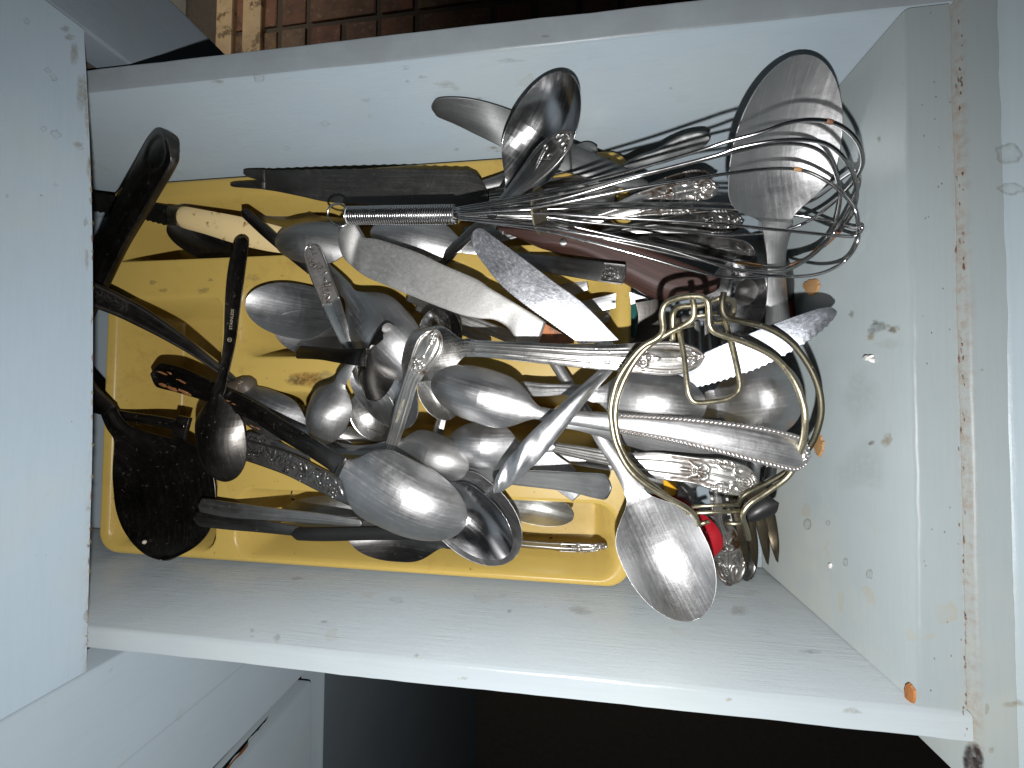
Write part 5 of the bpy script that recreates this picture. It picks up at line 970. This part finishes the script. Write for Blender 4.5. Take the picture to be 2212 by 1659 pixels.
spoon('deep polished bowl standing on edge under the whisk right of the red wooden handle', (1594, 560, 5.4), (1582, 730, 4.6), 118, [(1580, 745, 4.5, 40), (1575, 800, 4.0, 30)], POLISH, 1, 14, 'serving_spoon', 'spoon', c=.5, roll=-28)
spoon('dark bowl of a ladle deep beside the drawer front, behind the big serving spoon handle', (1640, 520, 3.8), (1655, 720, 3.4), 130, [(1655, 740, 3.3, 40), (1650, 800, 3.0, 30)], DARK, -1, 16, 'ladle', 'ladle', c=.5)
r = root('slotted_turner', 'dark slotted metal turner deep under the hinge of the wire lifter', 'spatula', at(1500, 720, 3.4))
for k in range(5): bar([(1462 + 22 * k, 690, 4.0, 13), (1464 + 22 * k, 740, 4.0, 13), (1468 + 22 * k, 800, 3.8, 13)], DARK, r, 'slat', 1.6, .3, (0, 0))
bar([(1452, 690, 4.0, 14), (1510, 686, 4.0, 16), (1570, 690, 4.0, 14)], DARK, r, 'frame', 1.8, .4, (0, 0))
r = root('spatula', 'dark waisted metal blade standing right of the yellow tray corner under the lifter', 'spatula', at(1410, 700, 4))
loft([(1372, 652, 5.2), (1378, 690, 5.0), (1368, 740, 4.8), (1330, 790, 4.4)], [(1440, 640, 5.2), (1428, 690, 5.0), (1420, 730, 4.8), (1390, 790, 4.4)], DARK2, r, 'blade', 1.4)
hbar('red_handle', 'sliver of dark red plastic handle against the drawer front behind the serrated knife tip', [(1696, 630, 1.6, 22), (1704, 665, 1.8, 22), (1710, 705, 1.8, 18)], DRED, thick=6, cr=2.0, grp=None)
# filler low in the compartments and in the deep end, mostly in shade
for k, (u0, v0, u1, v1, z, lab) in enumerate((
  (880, 640, 1120, 735, 4.2, 'grooved handle in shade under the aluminium tool, nearest its edge'), (900, 660, 1060, 740, 3.6, 'grooved handle in deep shade under the aluminium tool'),
  (1160, 700, 1230, 830, 4.6, 'narrow grooved handle crossing the yellow divider under the ornate silver spoon'), (960, 880, 925, 1010, 5.2, 'grooved handle in shade right of the lettered handle'),
  (1380, 900, 1600, 880, 3.6, 'plain handle end between the bowl down spoon and the ladle'), (1185, 985, 1330, 1005, 5.0, 'thin plain handle under the clean rose patterned handle'),
  (1270, 1000, 1150, 940, 4.8, 'pale plain handle in the lower compartment beside the angled blade'), (930, 560, 1010, 650, 4.4, 'plain handle in shade between the aluminium tool and the scratched blade'),
  (1020, 560, 1040, 660, 4.0, 'dark plain handle under the scratched blade, behind the aluminium tool'))):
    hbar('grooved_handle' if 'grooved' in lab else 'plain_handle', lab, [(u0, v0, z - .3, 20), ((u0 + u1) / 2, (v0 + v1) / 2, z, 24), (u1, v1, z, 28)], STEEL if k % 3 else SILVER, r=(0, 1), grooves=[-.5, .5] if 'grooved' in lab else None, cr=.7, M=16)
o = mesh('wood_chip', [at(1530, 868, 4.0), at(1545, 846, 4.4), at(1562, 872, 4.0), at(1545, 880, 3.8), at(1546, 862, 3.2)], [(0, 3, 1), (3, 2, 1), (0, 1, 4), (1, 2, 4), (2, 3, 4), (3, 0, 4)], RAW, None, False); props(o, 'triangular chip of bare wood in the gap below the inner loop of the lifter', 'wood chip')
for k, (u, v, a_) in enumerate(((522, 1010, 4), (630, 1064, 4), (632, 1078, 5), (668, 1076, 4), (662, 1086, 3), (1190, 1162, 4))):
    p = at(u, v, 4.9 if k in (0,) else 1.0); aa = np.linspace(0, 2 * math.pi, 8, endpoint=False); s_ = a_ * pxm(p); an = k * 1.3
    V = [p + np.array([math.cos(q) * s_ * math.cos(an) - math.sin(q) * s_ * .5 * math.sin(an), math.cos(q) * s_ * math.sin(an) + math.sin(q) * s_ * .5 * math.cos(an), 0]) for q in aa] + [p + np.array([0, 0, s_ * .5])]
    o = mesh('crumb', V, [(q, (q + 1) % 8, 8) for q in range(8)], CRUMB, None, False, base=p); props(o, ('dark crumb on the divider below the black spoon tip', 'small dark crumb at the far edge of the near compartment', 'elongated dark crumb near the far edge of the near compartment', 'tiny dark crumb in the near compartment above the dusty spoon', 'tiny dark crumb touching the dusty spoon', 'dark crumb beside the wavy edged silver handle')[k], 'crumb', 'crumbs on the tray')
for o in COL.objects:
    if '_o' in o.keys(): del o['_o']
